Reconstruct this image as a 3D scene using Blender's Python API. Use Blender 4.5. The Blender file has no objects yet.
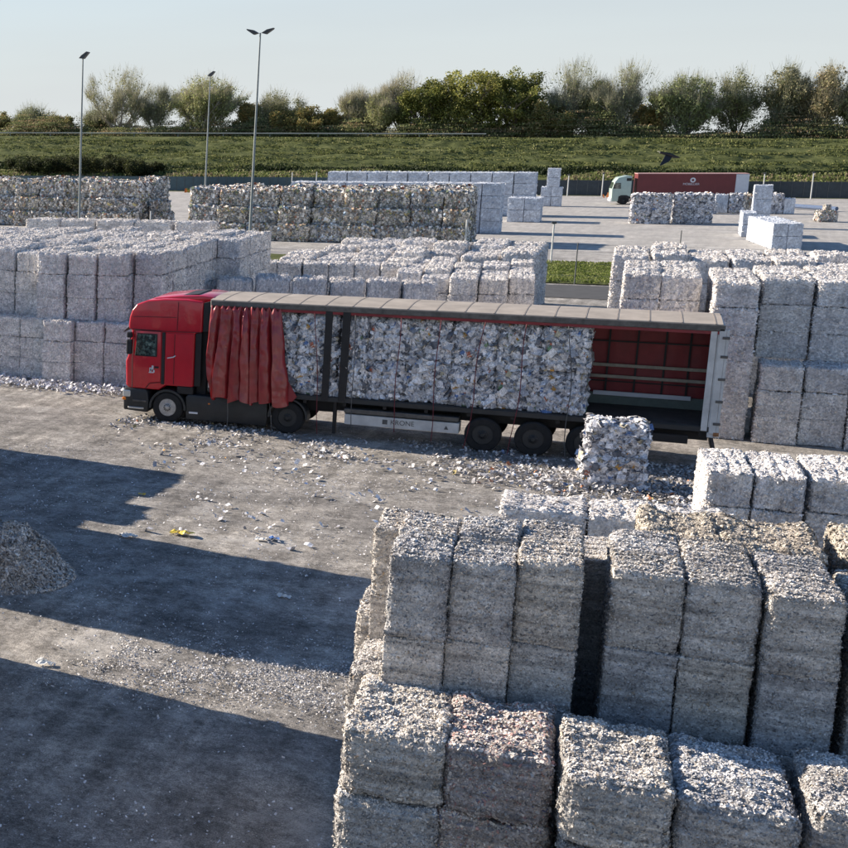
import bpy, bmesh, math, random
import numpy as np
from mathutils import Vector, Matrix

sc = bpy.context.scene
C = sc.collection
R = math.radians

# ------------------------------------------------------------------ camera
cam_d = bpy.data.cameras.new('camera')
cam = bpy.data.objects.new('camera', cam_d)
C.objects.link(cam)
CP = Vector((12.67, -41.78, 9.15))
rt = Vector((0.878405, 0.477804, -0.010358)).normalized()
fw = Vector((-0.469902, 0.859519, -0.201047))
fw = (fw - rt * fw.dot(rt)).normalized()
up = rt.cross(fw).normalized()
cam.matrix_world = Matrix(((rt.x, up.x, -fw.x, CP.x), (rt.y, up.y, -fw.y, CP.y), (rt.z, up.z, -fw.z, CP.z), (0, 0, 0, 1)))
cam_d.sensor_width = 36
cam_d.lens = 58.3286
cam_d.shift_x = 0.63427
cam_d.shift_y = -0.01195
cam_d.clip_start = 0.1
cam_d.clip_end = 3000
sc.camera = cam

# ------------------------------------------------------------------ light
SUN_EL = R(24.0)
SUN_DIR = Vector((1.0, -0.12, -math.tan(SUN_EL))).normalized()       # the way light travels
world = bpy.data.worlds.new('World')
sc.world = world
world.use_nodes = True
wn = world.node_tree
bg = wn.nodes['Background']
sky = wn.nodes.new('ShaderNodeTexSky')
sky.sky_type = 'NISHITA'
sky.sun_disc = False
sky.sun_elevation = SUN_EL
to_sun = -SUN_DIR
sky.sun_rotation = math.atan2(to_sun.x, to_sun.y)
sky.altitude = 0
sky.air_density = 1.0
sky.dust_density = 0.15
sky.ozone_density = 4.0
hs_ = wn.nodes.new('ShaderNodeHueSaturation')
hs_.inputs['Saturation'].default_value = 1.05
wn.links.new(sky.outputs[0], hs_.inputs['Color'])
# pale haze in the lowest part of the sky
wtc = wn.nodes.new('ShaderNodeTexCoord')
wsep = wn.nodes.new('ShaderNodeSeparateXYZ'); wn.links.new(wtc.outputs['Generated'], wsep.inputs[0])
wmr = wn.nodes.new('ShaderNodeMapRange'); wmr.inputs[1].default_value = 0.02; wmr.inputs[2].default_value = 0.42
wmr.inputs[3].default_value = 0.94; wmr.inputs[4].default_value = 0.0
wn.links.new(wsep.outputs['Z'], wmr.inputs[0])
wcl = wn.nodes.new('ShaderNodeTexNoise'); wcl.inputs['Scale'].default_value = 2.2; wcl.inputs['Detail'].default_value = 5
wmp = wn.nodes.new('ShaderNodeMapping'); wmp.inputs['Scale'].default_value = (1, 1, 9)
wn.links.new(wtc.outputs['Generated'], wmp.inputs[0]); wn.links.new(wmp.outputs[0], wcl.inputs['Vector'])
wrp = wn.nodes.new('ShaderNodeValToRGB')
wrp.color_ramp.elements[0].position = .42; wrp.color_ramp.elements[0].color = (4.45, 4.72, 4.85, 1)
wrp.color_ramp.elements[1].position = .70; wrp.color_ramp.elements[1].color = (4.25, 4.45, 4.60, 1)
wn.links.new(wcl.outputs['Fac'], wrp.inputs[0])
wmx = wn.nodes.new('ShaderNodeMix'); wmx.data_type = 'RGBA'
wn.links.new(wmr.outputs[0], wmx.inputs[0]); wn.links.new(hs_.outputs[0], wmx.inputs[6]); wn.links.new(wrp.outputs[0], wmx.inputs[7])
wn.links.new(wmx.outputs[2], bg.inputs[0])
bg.inputs[1].default_value = 0.076
sun_d = bpy.data.lights.new('sun', 'SUN')
sun_d.energy = 5.0
sun_d.angle = R(0.5)
sun_d.color = (1.0, 0.88, 0.73)
sun = bpy.data.objects.new('sun', sun_d)
C.objects.link(sun)
sun.rotation_euler = SUN_DIR.to_track_quat('-Z', 'Y').to_euler()
sun.location = (-30, 0, 30)
sc.view_settings.view_transform = 'Standard'
sc.view_settings.look = 'None'
sc.view_settings.exposure = 1.07
sc.view_settings.gamma = 1
sc.view_settings.use_curve_mapping = False

# ------------------------------------------------------------------ helpers
def H2(ix, iy, iz, seed):
    n = (ix.astype(np.int64) * 374761393 + iy.astype(np.int64) * 668265263 + iz.astype(np.int64) * 1274126177 + seed * 974711) & 0xffffffff
    n = ((n ^ (n >> 13)) * 1103515245) & 0xffffffff
    n = ((n ^ (n >> 16)) * 2246822519) & 0xffffffff
    return ((n ^ (n >> 15)) & 0xffffff) / float(0xffffff)

def vn(P, f, seed=0):
    """value noise, -1..1"""
    P = np.asarray(P, float) * f
    i = np.floor(P).astype(np.int64)
    t = P - i
    t = t * t * (3 - 2 * t)
    x, y, z = i[:, 0], i[:, 1], i[:, 2]
    r = 0
    for dx in (0, 1):
        for dy in (0, 1):
            for dz in (0, 1):
                w = (t[:, 0] if dx else 1 - t[:, 0]) * (t[:, 1] if dy else 1 - t[:, 1]) * (t[:, 2] if dz else 1 - t[:, 2])
                r = r + w * H2(x + dx, y + dy, z + dz, seed)
    return r * 2 - 1

def mesh_np(name, V, Fq, col=None, mats=(), mi=None, smooth=False):
    """V (n,3), Fq list of arrays (m,k)"""
    me = bpy.data.meshes.new(name)
    if not isinstance(Fq, list):
        Fq = [Fq]
    Fq = [np.asarray(a, dtype=np.int32) for a in Fq if len(a)]
    tot = np.concatenate([np.full(len(a), a.shape[1]) for a in Fq])
    loops = np.concatenate([a.ravel() for a in Fq])
    st = np.concatenate([[0], np.cumsum(tot)[:-1]])
    me.vertices.add(len(V))
    me.vertices.foreach_set('co', np.asarray(V, dtype=np.float32).ravel())
    me.loops.add(len(loops))
    me.loops.foreach_set('vertex_index', loops.astype(np.int32))
    me.polygons.add(len(tot))
    me.polygons.foreach_set('loop_start', st.astype(np.int32))
    me.polygons.foreach_set('loop_total', tot.astype(np.int32))
    me.polygons.foreach_set('use_smooth', np.full(len(tot), smooth))
    for m in mats:
        me.materials.append(m)
    if mi is not None:
        me.polygons.foreach_set('material_index', np.asarray(mi, dtype=np.int32))
    me.update(calc_edges=True)
    if col is not None:
        a = me.color_attributes.new('tone', 'FLOAT_COLOR', 'POINT')
        c4 = np.ones((len(V), 4), dtype=np.float32)
        c4[:, :3] = col
        a.data.foreach_set('color', c4.ravel())
    me.validate()
    return me

def link(name, me, parent=None, loc=None, label=None, cat=None, group=None, kind=None):
    o = bpy.data.objects.new(name, me)
    C.objects.link(o)
    if parent is not None:
        o.parent = parent
    if loc is not None:
        o.location = loc
    tag(o, label, cat, group, kind)
    return o

def tag(o, label=None, cat=None, group=None, kind=None):
    if label: o['label'] = label
    if cat: o['category'] = cat
    if group: o['group'] = group
    if kind: o['kind'] = kind
    return o

def empty(name, loc=(0, 0, 0), rz=0, label=None, cat=None, group=None):
    o = bpy.data.objects.new(name, None)
    C.objects.link(o)
    o.empty_display_size = 0.2
    o.location = loc
    o.rotation_euler = (0, 0, rz)
    return tag(o, label, cat, group)

def copy_tree(o, parent=None, loc=None, rz=None):
    c = o.copy()
    C.objects.link(c)
    if parent is not None:
        c.parent = parent
    if loc is not None: c.location = loc
    if rz is not None: c.rotation_euler = (0, 0, rz)
    for ch in list(o.children):
        copy_tree(ch, c)
    return c

class MB:
    """collects simple shapes into one mesh"""
    def __init__(s):
        s.bm = bmesh.new()
    def box(s, x0, x1, y0, y1, z0, z1, bev=0.0, seg=1, rz=0, pivot=None):
        r = bmesh.ops.create_cube(s.bm, size=1)
        vs = r['verts']
        for v in vs:
            v.co = Vector(((x0 + x1) / 2 + v.co.x * (x1 - x0), (y0 + y1) / 2 + v.co.y * (y1 - y0), (z0 + z1) / 2 + v.co.z * (z1 - z0)))
        if rz:
            p = Vector(pivot or ((x0 + x1) / 2, (y0 + y1) / 2, 0))
            bmesh.ops.rotate(s.bm, verts=vs, cent=p, matrix=Matrix.Rotation(rz, 3, 'Z'))
        if bev:
            es = list({e for v in vs for e in v.link_edges})
            bmesh.ops.bevel(s.bm, geom=es, offset=bev, segments=seg, affect='EDGES', profile=0.5)
        return s
    def prism(s, pts, y0, y1, bev=0.0, seg=2, axis='Y'):
        """pts (x,z) outline extruded along Y"""
        def P(a, b, t):
            return (a, t, b) if axis == 'Y' else ((a, b, t) if axis == 'Z' else (t, a, b))
        v0 = [s.bm.verts.new(P(a, b, y0)) for a, b in pts]
        v1 = [s.bm.verts.new(P(a, b, y1)) for a, b in pts]
        n = len(pts)
        fs = [s.bm.faces.new(v0), s.bm.faces.new(v1[::-1])]
        for i in range(n):
            fs.append(s.bm.faces.new((v0[i], v1[i], v1[(i + 1) % n], v0[(i + 1) % n])))
        bmesh.ops.recalc_face_normals(s.bm, faces=fs)
        if bev:
            es = list({e for v in v0 + v1 for e in v.link_edges if e.calc_face_angle(0) > 0.35})
            bmesh.ops.bevel(s.bm, geom=es, offset=bev, segments=seg, affect='EDGES', profile=0.5)
        return s
    def cyl(s, c, r0, r1, L, axis='Y', n=20, cap=True):
        r = bmesh.ops.create_cone(s.bm, cap_ends=cap, segments=n, radius1=r0, radius2=r1, depth=L)
        m = {'Z': Matrix(), 'Y': Matrix.Rotation(R(-90), 4, 'X'), 'X': Matrix.Rotation(R(90), 4, 'Y')}[axis]
        bmesh.ops.transform(s.bm, matrix=Matrix.Translation(c) @ m, verts=r['verts'])
        return s
    def tube(s, pts, rad, n=6):
        """rad a number or a list"""
        pts = [Vector(p) for p in pts]
        rs = rad if isinstance(rad, (list, tuple)) else [rad] * len(pts)
        rings = []
        for i, p in enumerate(pts):
            d = (pts[min(i + 1, len(pts) - 1)] - pts[max(i - 1, 0)]).normalized()
            a = d.cross(Vector((0.3, 0.2, 1)) if abs(d.z) < 0.9 else Vector((1, 0, 0))).normalized()
            b = d.cross(a)
            rings.append([s.bm.verts.new(p + (a * math.cos(t) + b * math.sin(t)) * rs[i]) for t in [2 * math.pi * k / n for k in range(n)]])
        for i in range(len(rings) - 1):
            for k in range(n):
                s.bm.faces.new((rings[i][k], rings[i][(k + 1) % n], rings[i + 1][(k + 1) % n], rings[i + 1][k]))
        s.bm.faces.new(rings[0][::-1]); s.bm.faces.new(rings[-1])
        return s
    def lathe(s, prof, c, axis='Y', n=32, cap=True):
        """prof list of (r, t) about axis"""
        rings = []
        for r_, t in prof:
            ring = []
            for k in range(n):
                a = 2 * math.pi * k / n
                x, z = r_ * math.cos(a), r_ * math.sin(a)
                ring.append(s.bm.verts.new(Vector(c) + (Vector((x, t, z)) if axis == 'Y' else Vector((x, z, t)))))
            rings.append(ring)
        fs = []
        for i in range(len(rings) - 1):
            for k in range(n):
                fs.append(s.bm.faces.new((rings[i][k], rings[i][(k + 1) % n], rings[i + 1][(k + 1) % n], rings[i + 1][k])))
        if cap:
            fs.append(s.bm.faces.new(rings[0])); fs.append(s.bm.faces.new(rings[-1]))
        bmesh.ops.recalc_face_normals(s.bm, faces=fs)
        return s
    def build(s, name, m, parent=None, smooth=False, loc=None, **kw):
        me = bpy.data.meshes.new(name)
        s.bm.to_mesh(me); s.bm.free()
        me.materials.append(m)
        if smooth:
            me.polygons.foreach_set('use_smooth', np.full(len(me.polygons), True))
            try: me.set_sharp_from_angle(angle=R(35))
            except Exception: pass
        return link(name, me, parent, loc, **kw)

# ------------------------------------------------------------------ materials
def nodes(name):
    m = bpy.data.materials.new(name)
    m.use_nodes = True
    nt = m.node_tree
    b = nt.nodes['Principled BSDF']
    return m, nt, b

def ramp(nt, src, stops):
    r = nt.nodes.new('ShaderNodeValToRGB')
    e = r.color_ramp.elements
    while len(e) < len(stops): e.new(0.5)
    for i, (p, c) in enumerate(stops):
        e[i].position = p
        e[i].color = (c[0], c[1], c[2], 1) if not isinstance(c, (int, float)) else (c, c, c, 1)
    nt.links.new(src, r.inputs[0])
    return r.outputs[0]

def noise(nt, vec, scale, detail=4, rough=0.55, typ='noise'):
    if typ == 'vor':
        n = nt.nodes.new('ShaderNodeTexVoronoi')
        n.inputs['Scale'].default_value = scale
    else:
        n = nt.nodes.new('ShaderNodeTexNoise')
        n.inputs['Scale'].default_value = scale
        n.inputs['Detail'].default_value = detail
        n.inputs['Roughness'].default_value = rough
    nt.links.new(vec, n.inputs['Vector'])
    return n

def mul(nt, a, b, fac=1.0, mode='MULTIPLY'):
    x = nt.nodes.new('ShaderNodeMix')
    x.data_type = 'RGBA'; x.blend_type = mode
    if isinstance(fac, (int, float)): x.inputs[0].default_value = fac
    else: nt.links.new(fac, x.inputs[0])
    for s, i in ((a, 6), (b, 7)):
        if isinstance(s, tuple): x.inputs[i].default_value = (*s, 1)
        else: nt.links.new(s, x.inputs[i])
    return x.outputs[2]

def vmap(nt, scale=(1, 1, 1), rot=(0, 0, 0), out='Object'):
    tc = nt.nodes.new('ShaderNodeTexCoord')
    mp = nt.nodes.new('ShaderNodeMapping')
    mp.inputs['Scale'].default_value = scale
    mp.inputs['Rotation'].default_value = rot
    nt.links.new(tc.outputs[out], mp.inputs[0])
    return mp.outputs[0]

def bump(nt, b, h, strength=0.5, dist=0.02):
    n = nt.nodes.new('ShaderNodeBump')
    n.inputs['Strength'].default_value = strength
    n.inputs['Distance'].default_value = dist
    nt.links.new(h, n.inputs['Height'])
    nt.links.new(n.outputs[0], b.inputs['Normal'])

def simple(name, col, rough=0.6, metal=0.0, var=0.15, scale=6.0, bmp=0.1, coat=0.0, bd=0.005):
    m, nt, b = nodes(name)
    v = vmap(nt)
    n = noise(nt, v, scale, 6, 0.65)
    lo = tuple(c * (1 - var) for c in col); hi = tuple(min(1, c * (1 + var)) for c in col)
    nt.links.new(ramp(nt, n.outputs['Fac'], [(0.3, lo), (0.7, hi)]), b.inputs['Base Color'])
    b.inputs['Roughness'].default_value = rough
    b.inputs['Metallic'].default_value = metal
    b.inputs['Coat Weight'].default_value = coat
    if bmp:
        bump(nt, b, n.outputs['Fac'], bmp, bd)
    return m

def paper_mat(name, tintA, tintB, speck=55.0, speck_lo=0.78, bmp=0.6, bd=0.012, grain=130.0, gl=0.70, layers=0.0):
    """shredded or loose paper: colour carried by the flakes times a fine speckle"""
    m, nt, b = nodes(name)
    tc = nt.nodes.new('ShaderNodeTexCoord')
    oi = nt.nodes.new('ShaderNodeObjectInfo')
    add = nt.nodes.new('ShaderNodeVectorMath'); add.operation = 'ADD'
    sc_ = nt.nodes.new('ShaderNodeMath'); sc_.operation = 'MULTIPLY'; sc_.inputs[1].default_value = 37.0
    nt.links.new(oi.outputs['Random'], sc_.inputs[0])
    nt.links.new(tc.outputs['Object'], add.inputs[0]); nt.links.new(sc_.outputs[0], add.inputs[1])
    v = add.outputs[0]
    at = nt.nodes.new('ShaderNodeAttribute'); at.attribute_name = 'tone'
    tint = ramp(nt, oi.outputs['Random'], [(0.0, tintA), (1.0, tintB)])
    c = mul(nt, at.outputs['Color'], tint)
    vo = noise(nt, v, speck, typ='vor')
    c = mul(nt, c, ramp(nt, vo.outputs['Color'], [(0.15, speck_lo), (0.55, 1.0), (0.9, 1.25)]))
    gn = noise(nt, v, grain, 3, 0.7)
    c = mul(nt, c, ramp(nt, gn.outputs['Fac'], [(0.36, gl), (0.58, 1.1)]))
    big = noise(nt, v, 1.6, 3)
    c = mul(nt, c, ramp(nt, big.outputs['Fac'], [(0.35, (0.80, 0.79, 0.79)), (0.65, (1.04, 1.03, 1.01))]))
    if layers:
        mp = nt.nodes.new('ShaderNodeMapping'); mp.inputs['Scale'].default_value = (.5, .5, 13)
        nt.links.new(v, mp.inputs[0])
        ln = noise(nt, mp.outputs[0], 1.0, 4, .7)
        c = mul(nt, c, ramp(nt, ln.outputs['Fac'], [(0.35, 1 - layers), (0.6, 1.0 + layers * .5)]))
    nt.links.new(c, b.inputs['Base Color'])
    b.inputs['Roughness'].default_value = 0.85
    b.inputs['Specular IOR Level'].default_value = 0.25
    h = noise(nt, v, speck * 1.5, 4, 0.75)
    bump(nt, b, h.outputs['Fac'], bmp, bd)
    return m

M = {}
M['grey'] = paper_mat('shredded_paper', (0.95, 0.95, 0.97), (1.22, 1.15, 1.06), layers=.32)
M['brown'] = paper_mat('brown_shredded_paper', (1.08, 1.03, 0.97), (1.04, 1.01, 0.95), layers=.25)
M['mid'] = paper_mat('pressed_paper', (1.16, 1.13, 1.10), (1.28, 1.23, 1.16), speck=22, speck_lo=.78, grain=40, bd=0.03, gl=0.78)
M['mixed'] = paper_mat('mixed_paper', (1.12, 1.12, 1.14), (1.08, 1.08, 1.12), speck=8, speck_lo=0.82, bmp=0.5, grain=25, gl=0.6)
M['colour'] = paper_mat('coloured_waste_paper', (1.55, 1.46, 1.34), (1.40, 1.38, 1.38), speck=5, speck_lo=0.75, grain=12, bd=0.05)
M['white'] = paper_mat('white_pulp', (0.80, 0.85, 0.92), (0.95, 0.97, 1.0), speck=10, speck_lo=0.85, grain=16, bd=0.02, gl=0.85)
M['red'] = simple('red_paint', (0.50, 0.008, 0.022), 0.28, var=0.12, scale=1.5, bmp=0, coat=0.6)
M['red_dull'] = simple('red_tarpaulin', (0.27, 0.022, 0.026), 0.30, var=0.25, scale=3.2, bmp=0.25, bd=.02, coat=.2)
M['red_dark'] = simple('dark_red_tarpaulin', (0.22, 0.02, 0.026), 0.55, var=0.3, scale=1.2, bmp=0.1)
M['black'] = simple('black_plastic', (0.010, 0.010, 0.012), 0.6, var=0.4, scale=3)
M['dark'] = simple('dark_grey_plastic', (0.020, 0.023, 0.026), 0.5, var=0.3, scale=2.5)
M['tyre'] = simple('tyre_rubber', (0.014, 0.014, 0.015), 0.85, var=0.4, scale=8)
M['steel'] = simple('dirty_steel', (0.11, 0.105, 0.10), 0.55, metal=0.4, var=0.4, scale=5)
M['alu'] = simple('aluminium', (0.55, 0.55, 0.54), 0.4, metal=0.6, var=0.15, scale=4)
M['wheel'] = simple('wheel_silver', (0.42, 0.42, 0.42), 0.45, metal=0.5, var=0.3, scale=9)
M['slat'] = simple('timber_slat', (0.36, 0.33, 0.27), 0.7, var=0.25, scale=5)
M['panelwhite'] = simple('white_dirty_panel', (0.55, 0.55, 0.54), 0.5, var=0.22, scale=1.6)
M['roof'] = simple('dusty_roof_sheet', (0.33, 0.29, 0.25), 0.75, var=0.22, scale=1.3, bmp=0.2)
M['rib'] = simple('roof_rib', (0.24, 0.21, 0.185), 0.75, var=0.2, scale=3)
M['rust'] = simple('rusty_metal', (0.26, 0.12, 0.05), 0.8, var=0.5, scale=9)
M['orange'] = simple('orange_lens', (0.75, 0.22, 0.03), 0.3, var=0.1)
M['lens'] = simple('clear_lens', (0.6, 0.62, 0.62), 0.15, var=0.1, metal=0.4)
M['lightgreen'] = simple('pale_green_paint', (0.40, 0.50, 0.45), 0.35, var=0.08, coat=0.3, scale=2)
M['ftrailer'] = simple('maroon_box_paint', (0.15, 0.025, 0.028), 0.5, var=0.15, scale=1)
M['fwhite'] = simple('white_paint', (0.62, 0.64, 0.68), 0.5, var=0.08, scale=2)
M['pole'] = simple('galvanised_steel', (0.24, 0.27, 0.275), 0.6, metal=0.2, var=0.15, scale=3)
M['lamp'] = simple('lamp_housing', (0.06, 0.065, 0.07), 0.5, var=0.2)
M['fence'] = simple('blue_grey_fence_panel', (0.055, 0.095, 0.11), 0.6, var=0.18, scale=2)
M['fencedark'] = simple('dark_fence_panel', (0.04, 0.052, 0.06), 0.65, var=0.25, scale=2)
M['post'] = simple('white_post', (0.55, 0.56, 0.55), 0.6, var=0.15, scale=4)
M['wire'] = simple('fence_wire', (0.12, 0.13, 0.13), 0.6, metal=0.4)
M['bark'] = simple('bark', (0.13, 0.105, 0.085), 0.9, var=0.4, scale=4, bmp=0.5)
M['palebark'] = simple('pale_bark', (0.27, 0.245, 0.215), 0.9, var=0.3, scale=4, bmp=0.4)
M['crow'] = simple('black_feathers', (0.012, 0.012, 0.014), 0.5)
M['yellow'] = simple('yellow_sheet', (0.72, 0.55, 0.08), 0.5, var=0.2)
M['bluesheet'] = simple('blue_sheet', (0.08, 0.2, 0.5), 0.5, var=0.2)
M['whitesheet'] = simple('white_sheet', (0.7, 0.7, 0.68), 0.6, var=0.1)
M['pipe'] = simple('blue_grey_pipe', (0.07, 0.11, 0.2), 0.5, var=0.2)
M['strapred'] = simple('red_strap', (0.13, 0.015, 0.025), 0.6, var=0.2)
M['strapgrey'] = simple('grey_strap', (0.10, 0.10, 0.10), 0.6, var=0.2)

m, nt, b = nodes('tinted_glass')
b.inputs['Base Color'].default_value = (0.03, 0.05, 0.045, 1)
b.inputs['Roughness'].default_value = 0.06
b.inputs['Specular IOR Level'].default_value = 0.8
g_ = noise(nt, vmap(nt), 7, 5, 0.7)
nt.links.new(ramp(nt, g_.outputs['Fac'], [(0.45, (0.012, 0.018, 0.016)), (0.6, (0.10, 0.15, 0.13)), (0.7, (0.25, 0.3, 0.27))]), b.inputs['Base Color'])
M['glass'] = m

def leaf_mat(name):
    m, nt, b = nodes(name)
    at = nt.nodes.new('ShaderNodeAttribute'); at.attribute_name = 'tone'
    oi = nt.nodes.new('ShaderNodeObjectInfo')
    c = mul(nt, at.outputs['Color'], ramp(nt, oi.outputs['Random'], [(0, (0.85, 0.9, 0.85)), (1, (1.1, 1.05, 1.0))]))
    nt.links.new(c, b.inputs['Base Color'])
    b.inputs['Roughness'].default_value = 0.7
    b.inputs['Specular IOR Level'].default_value = 0.2
    tr = nt.nodes.new('ShaderNodeBsdfTranslucent')
    nt.links.new(c, tr.inputs[0])
    mx = nt.nodes.new('ShaderNodeMixShader'); mx.inputs[0].default_value = 0.3
    out = nt.nodes['Material Output']
    nt.links.new(b.outputs[0], mx.inputs[1]); nt.links.new(tr.outputs[0], mx.inputs[2])
    nt.links.new(mx.outputs[0], out.inputs[0])
    return m
M['leaf'] = leaf_mat('foliage')

# ------------------------------------------------------------------ ground materials
def yard_mat():
    m, nt, b = nodes('dusty_yard_asphalt')
    v = vmap(nt)
    vt = vmap(nt, (0.6, 1.0, 1), (0, 0, R(-28)))        # wheel tracks swing across the yard
    n1 = noise(nt, v, 0.22, 6, 0.6)
    n2 = noise(nt, vt, 0.9, 6, 0.7)
    n3 = noise(nt, v, 9.0, 6, 0.75)
    n4 = noise(nt, v, 45.0, 4, 0.8)
    base = ramp(nt, n2.outputs['Fac'], [(0.30, (0.15, 0.144, 0.136)), (0.50, (0.26, 0.247, 0.23)), (0.72, (0.40, 0.38, 0.352))])
    big = ramp(nt, n1.outputs['Fac'], [(0.32, (0.72, 0.72, 0.74)), (0.68, (1.25, 1.22, 1.18))])
    c = mul(nt, base, big)
    c = mul(nt, c, ramp(nt, n3.outputs['Fac'], [(0.32, 0.60), (0.62, 1.3)]))
    c = mul(nt, c, ramp(nt, n4.outputs['Fac'], [(0.38, 0.50), (0.60, 1.45)]))
    vq = vmap(nt, (3.0, .22, 1), (0, 0, R(35)))
    wq = nt.nodes.new('ShaderNodeVectorMath'); wq.operation = 'ADD'
    wn_2 = noise(nt, v, .12, 3)
    wsc = nt.nodes.new('ShaderNodeVectorMath'); wsc.operation = 'SCALE'; wsc.inputs['Scale'].default_value = 3.0
    nt.links.new(wn_2.outputs['Color'], wsc.inputs[0]); nt.links.new(vq, wq.inputs[0]); nt.links.new(wsc.outputs[0], wq.inputs[1])
    tr = noise(nt, wq.outputs[0], 0.8, 5, 0.55)
    c = mul(nt, c, ramp(nt, tr.outputs['Fac'], [(0.34, 0.82), (0.50, 1.0), (0.66, 1.18)]))
    wv = nt.nodes.new('ShaderNodeTexWave'); wv.inputs['Scale'].default_value = .55; wv.inputs['Distortion'].default_value = 5.0
    wv.inputs['Detail'].default_value = 4; wv.inputs['Detail Scale'].default_value = .7
    wvm = vmap(nt, (1, .12, 1), (0, 0, R(35))); nt.links.new(wvm, wv.inputs['Vector'])
    c = mul(nt, c, ramp(nt, wv.outputs['Fac'], [(0.05, 0.86), (0.25, 1.0), (0.80, 1.0), (0.97, 1.15)]), ramp(nt, n1.outputs['Fac'], [(.40, 0.15), (.6, .9)]))
    mot = noise(nt, v, 2.4, 7, 0.75)
    c = mul(nt, c, ramp(nt, mot.outputs['Fac'], [(0.36, 0.66), (0.62, 1.28)]))
    # paper dust: pale where it has settled
    nd = noise(nt, v, 0.55, 8, 0.72)
    dm = ramp(nt, nd.outputs['Fac'], [(0.52, 0.0), (0.66, 0.75)])
    # more dust further up the yard
    sep = nt.nodes.new('ShaderNodeSeparateXYZ')
    tc = nt.nodes.new('ShaderNodeTexCoord'); nt.links.new(tc.outputs['Object'], sep.inputs[0])
    mr = nt.nodes.new('ShaderNodeMapRange'); nt.links.new(sep.outputs['Y'], mr.inputs[0])
    mr.inputs[1].default_value = 50; mr.inputs[2].default_value = 75; mr.inputs[3].default_value = 0.0; mr.inputs[4].default_value = 0.6
    ad = nt.nodes.new('ShaderNodeMath'); ad.operation = 'ADD'; ad.use_clamp = True
    nt.links.new(dm, ad.inputs[0]); nt.links.new(mr.outputs[0], ad.inputs[1])
    nd2 = noise(nt, v, 26, 4, 0.8)
    gm = nt.nodes.new('ShaderNodeMath'); gm.operation = 'MULTIPLY'
    nt.links.new(ad.outputs[0], gm.inputs[0]); nt.links.new(ramp(nt, nd2.outputs['Fac'], [(0.4, 0.35), (0.58, 1.0)]), gm.inputs[1])
    c = mul(nt, c, (0.52, 0.505, 0.485), gm.outputs[0], 'MIX')
    nt.links.new(c, b.inputs['Base Color'])
    b.inputs['Roughness'].default_value = 0.88
    b.inputs['Specular IOR Level'].default_value = 0.25
    hs = nt.nodes.new('ShaderNodeMath'); hs.operation = 'ADD'
    nt.links.new(n3.outputs['Fac'], hs.inputs[0]); nt.links.new(n4.outputs['Fac'], hs.inputs[1])
    bump(nt, b, hs.outputs[0], 0.75, 0.03)
    return m
M['yard'] = yard_mat()
M['road'] = simple('road_asphalt', (0.055, 0.055, 0.057), 0.85, var=0.25, scale=1.5, bmp=0.2)
M['soil'] = simple('field_soil', (0.10, 0.11, 0.055), 0.95, var=0.4, scale=0.3, bmp=0.3)
def grass_mat(name, a, b_, c_):
    m, nt, b = nodes(name)
    v = vmap(nt, (0.35, 1, 1))
    n1 = noise(nt, v, 1.2, 8, 0.75)
    c = ramp(nt, n1.outputs['Fac'], [(0.32, a), (0.5, b_), (0.68, c_)])
    nt.links.new(c, b.inputs['Base Color'])
    b.inputs['Roughness'].default_value = 0.9
    b.inputs['Specular IOR Level'].default_value = 0.1
    bump(nt, b, n1.outputs['Fac'], 0.9, 0.3)
    return m
M['turf'] = grass_mat('levee_turf', (0.045, 0.056, 0.022), (0.095, 0.11, 0.04), (0.16, 0.165, 0.07))

# ------------------------------------------------------------------ setting
def grid_mesh(name, xs, ys, zf, mat):
    X, Y = np.meshgrid(xs, ys, indexing='ij')
    P = np.stack([X.ravel(), Y.ravel(), np.zeros(X.size)], 1)
    P[:, 2] = zf(P)
    nx, ny = len(xs), len(ys)
    i = np.arange(nx * ny).reshape(nx, ny)
    Fq = np.stack([i[:-1, :-1].ravel(), i[1:, :-1].ravel(), i[1:, 1:].ravel(), i[:-1, 1:].ravel()], 1)
    return mesh_np(name, P, Fq, mats=(mat,), smooth=True)

link('ground', grid_mesh('ground', [-1500, 1500], [-1500, 1500], lambda P: P[:, 0] * 0 - 0.35, M['soil']), kind='structure')
def yz(P):
    z = vn(P * [1, 1, 0], 0.35, 3) * 0.02 + vn(P * [1, 1, 0], 1.7, 4) * 0.014 + vn(P * [1, 1, 0], 5.5, 5) * 0.008
    near = np.clip((9 - np.abs(P[:, 1] + 19)) / 6 + 1, 0, 1)
    return z * near - 0.01
xs = np.concatenate([np.arange(-140, -8, 4.0), np.arange(-8, 20, 0.14), np.arange(20, 120, 4.0)])
ys = np.concatenate([np.arange(-70, -32, 3.0), np.arange(-32, 3, 0.14), np.arange(3, 163, 3.0)])
link('yard', grid_mesh('yard', xs, ys, yz, M['yard']), kind='structure')
link('road', MB().box(-140, 120, 40.5, 47.2, -0.1, 0.03).build('road', M['road']).data if False else grid_mesh('road', [-140, 120], [40.5, 47.2], lambda P: P[:, 0] * 0 + 0.012, M['road']), kind='structure')
link('grass_verge', grid_mesh('grass_verge', np.arange(-60, 60, 0.6), np.arange(48, 61.5, 0.5), lambda P: 0.03 + 0.12 * np.clip(np.minimum(P[:, 1] - 48, 61.0 - P[:, 1]), 0, 1) + vn(P, 0.8, 9) * 0.02, M['turf']), kind='structure')

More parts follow.
